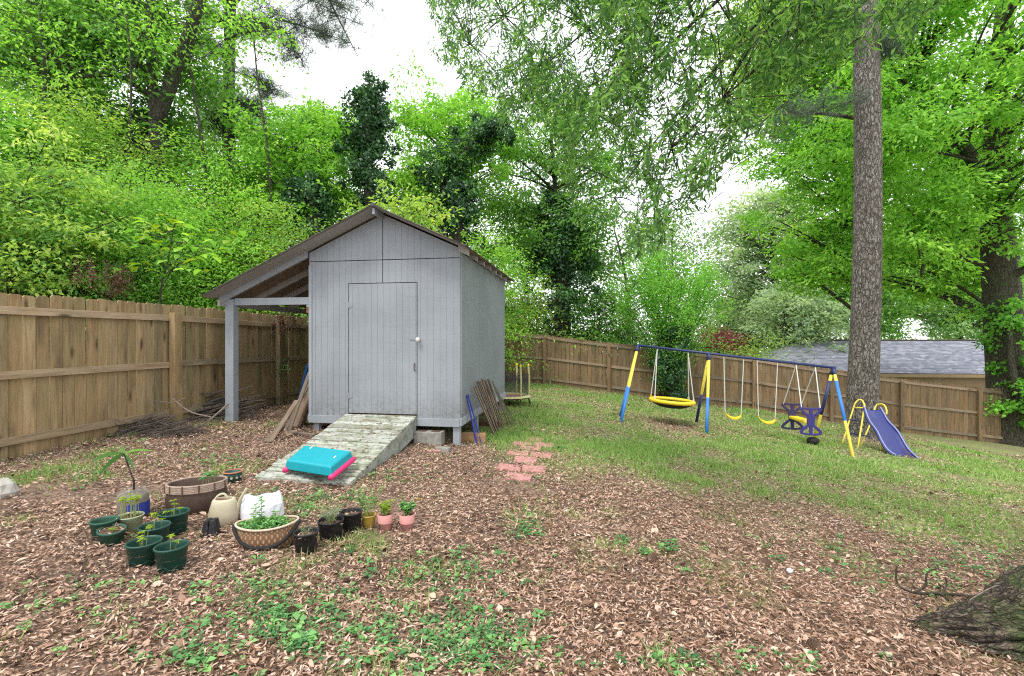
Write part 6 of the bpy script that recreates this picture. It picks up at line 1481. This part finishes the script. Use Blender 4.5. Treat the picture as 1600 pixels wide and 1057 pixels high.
    o = np_mesh('pine_straw', leaf_quads(C, D, np.tile([0, 0, 1.], (n, 1)), rn.uniform(.07, .16, n), .0028), 4, M['straw'], rnd=rn.uniform(0, 1, n)); tag(o, 'rusty pine needles strewn over the leaves at the lower right', 'pine straw', kind='stuff')
litter()
def twig_litter():
    rn = np.random.default_rng(207); n = 1500; x, y = polar(rn, n, 1.7, 11, 1.1); k = keep_out(x, y) & no_pots(x, y); x, y = x[k], y[k]; m = MB()
    for a_, b_ in zip(x, y):
        q = rn.uniform(0, 6.28); L = rn.uniform(.04, .20); h = rn.uniform(.012, .03); w2 = rn.uniform(.0015, .004); p = Vector((a_, b_, gz(a_, b_) + h)); e = Vector((a_ + L * math.cos(q), b_ + L * math.sin(q), 0)); e.z = gz(e.x, e.y) + rn.uniform(.008, .03)
        mid = (p + e) / 2 + Vector((rn.normal() * .008, rn.normal() * .008, .004)); m.tube([p, mid, e], [w2, w2 * .9, w2 * .5], 3, False)
    tag(m.build('broken_twigs', M['twig_mid']), 'little broken twigs lying all over the leaf litter', 'twigs', kind='stuff')
twig_litter()
def grass():
    rn = np.random.default_rng(210); n = 27000; x, y = polar(rn, n, 2.2, 19, 1.0); g = grassy(x, y); pat = fbm(x * 2.2, y * 2.2, 61)
    k = keep_out(x, y) & no_pots(x, y) & (rn.uniform(0, 1, n) < g * sstep(.30, .55, pat) * .95 + .012); x, y = x[k], y[k]; n = len(x)
    dens = sstep(.4, .7, fbm(x * 1.1, y * 1.1, 71)); nb = 9 + (15 * dens).astype(int); idx = np.repeat(np.arange(n), nb); N = len(idx)
    sp_ = .05 + .008 * np.hypot(x, y)[idx]; bx_ = x[idx] + rn.normal(size=N) * sp_; by_ = y[idx] + rn.normal(size=N) * sp_; r = np.hypot(bx_, by_)
    z = ground(bx_, by_); h = rn.uniform(.025, .07, N) * (.8 + .7 * dens[idx]); w_ = .0022 + .0006 * r
    a = rn.uniform(0, 6.28, N); lean = rn.uniform(.15, .9, N) * h; b2 = rn.uniform(0, 6.28, N)
    p0 = np.stack([bx_ - np.cos(a) * w_, by_ - np.sin(a) * w_, z], 1); p1 = np.stack([bx_ + np.cos(a) * w_, by_ + np.sin(a) * w_, z], 1); p2 = np.stack([bx_ + np.cos(b2) * lean, by_ + np.sin(b2) * lean, z + h], 1)
    rv = np.clip(.35 * rn.uniform(0, 1, n)[idx] + .55 * rn.uniform(0, 1, N) + .12, 0, 1)
    ok = keep_out(bx_, by_)
    o = np_mesh('grass', np.stack([p0, p1, p2], 1)[ok], 3, M['grass'], rnd=rv[ok]); tag(o, 'thin patchy green lawn grass among the fallen leaves', 'grass', kind='stuff')
    print('GRASS', N)
grass()
def weeds():
    rn = np.random.default_rng(220); rr = random.Random(220); C = []; D = []; L = []; W = []; RV = []
    def plant(x, y, nl, s, hgt):
        z = gz(x, y); q0 = rr.uniform(0, 6.28); rv = rr.uniform(.1, .9)
        for k in range(nl):
            q = q0 + k * 2.4; hh = rr.uniform(.2, 1) * hgt; C.append((x + math.cos(q) * s * .25, y + math.sin(q) * s * .25, z + hh * .6 + .01)); D.append((math.cos(q), math.sin(q), rr.uniform(-.1, .45)))
            l = s * rr.uniform(.6, 1.1); L.append(l); W.append(l * rr.uniform(.5, .8)); RV.append(min(1, max(0, rv + rr.uniform(-.25, .25))))
    # ground clover and broad leaved weeds, densest at the bottom of the picture
    spots = [(620, 1000, 190, 70, 210), (750, 1010, 110, 60, 190), (560, 930, 200, 50, 70), (400, 960, 120, 60, 110), (470, 1010, 30, 15, 60), (300, 1030, 80, 30, 60), (820, 830, 35, 18, 45), (455, 975, 60, 22, 70), (690, 900, 110, 30, 60),
             (160, 950, 160, 70, 60), (120, 745, 80, 25, 30), (345, 720, 60, 14, 50), (590, 745, 30, 12, 25), (1240, 870, 160, 60, 70), (1450, 900, 120, 40, 70), (1045, 860, 18, 8, 22), (975, 850, 18, 8, 16), (1520, 880, 80, 30, 60), (520, 780, 70, 16, 60), (1010, 870, 10, 6, 12), (830, 700, 160, 60, 60), (1100, 1040, 240, 20, 60), (480, 800, 20, 10, 25), (660, 740, 40, 20, 20), (760, 880, 120, 30, 40), (200, 700, 60, 14, 25)]
    for (cx, cy_, sx, sy, n) in spots:
        for k in range(n):
            px, py = cx + rr.gauss(0, .5) * sx, min(1075, cy_ + rr.gauss(0, .5) * sy)
            if py < 640: continue
            g = GP(px, py)
            if not bool(keep_out(np.array([g.x]), np.array([g.y]))[0]) or not bool(no_pots(np.array([g.x]), np.array([g.y]))[0]): continue
            big = rr.random() < .18; plant(g.x, g.y, rr.randrange(4, 8) if big else rr.randrange(4, 11), rr.uniform(.035, .060) if big else rr.uniform(.014, .028), rr.uniform(.02, .06))
    C, D, L, W, RV = map(np.array, (C, D, L, W, RV)); n = len(C)
    o = np_mesh('weeds', leaf_quads(C, D, np.array([0, 0, 1.]) + rn.normal(size=(n, 3)) * .2, L, W, .15, .55), 4, M['weed'], rnd=RV); tag(o, 'small green clover and broad leaved weeds sprouting through the litter', 'weeds', kind='stuff')
weeds()
# a few leaf bits on the slide end and ramp
def bits(name, label, pts, n, spread, mat, z):
    rn = np.random.default_rng(5); c = np.array([tuple(p) for p in pts]); ix = rn.integers(0, len(c), n); C = c[ix] + rn.normal(size=(n, 3)) * np.array([spread, spread, .0]); C[:, 2] += rn.uniform(0, z, n)
    a = rn.uniform(0, 6.28, n); D = np.stack([np.cos(a), np.sin(a), rn.normal(size=n) * .2], 1)
    o = np_mesh(name, leaf_quads(C, D, np.array([0, 0, 1.]) + rn.normal(size=(n, 3)) * .3, rn.uniform(.03, .07, n), rn.uniform(.01, .02, n)), 4, M[mat], rnd=rn.uniform(0, 1, n)); tag(o, label, 'leaves', kind='stuff')
bits('slide_leaves', 'rust coloured leaves gathered at the foot of the slide', [rows[k][4] + Vector((-.05, 0, .02)) for k in (20, 22, 24, 25)] + [rows[25][3] + Vector((0, 0, .02))], 60, .03, 'straw', .02)
_rl = [rp(R.uniform(.05, .95), R.uniform(.05, 1), .008) for _ in range(90)]
bits('ramp_leaves', 'dead leaf bits scattered over the ramp boards', _rl, 110, .004, 'litter', .004)
print('LEAVES', NLEAF[0], 'OBJECTS', len(bpy.data.objects))
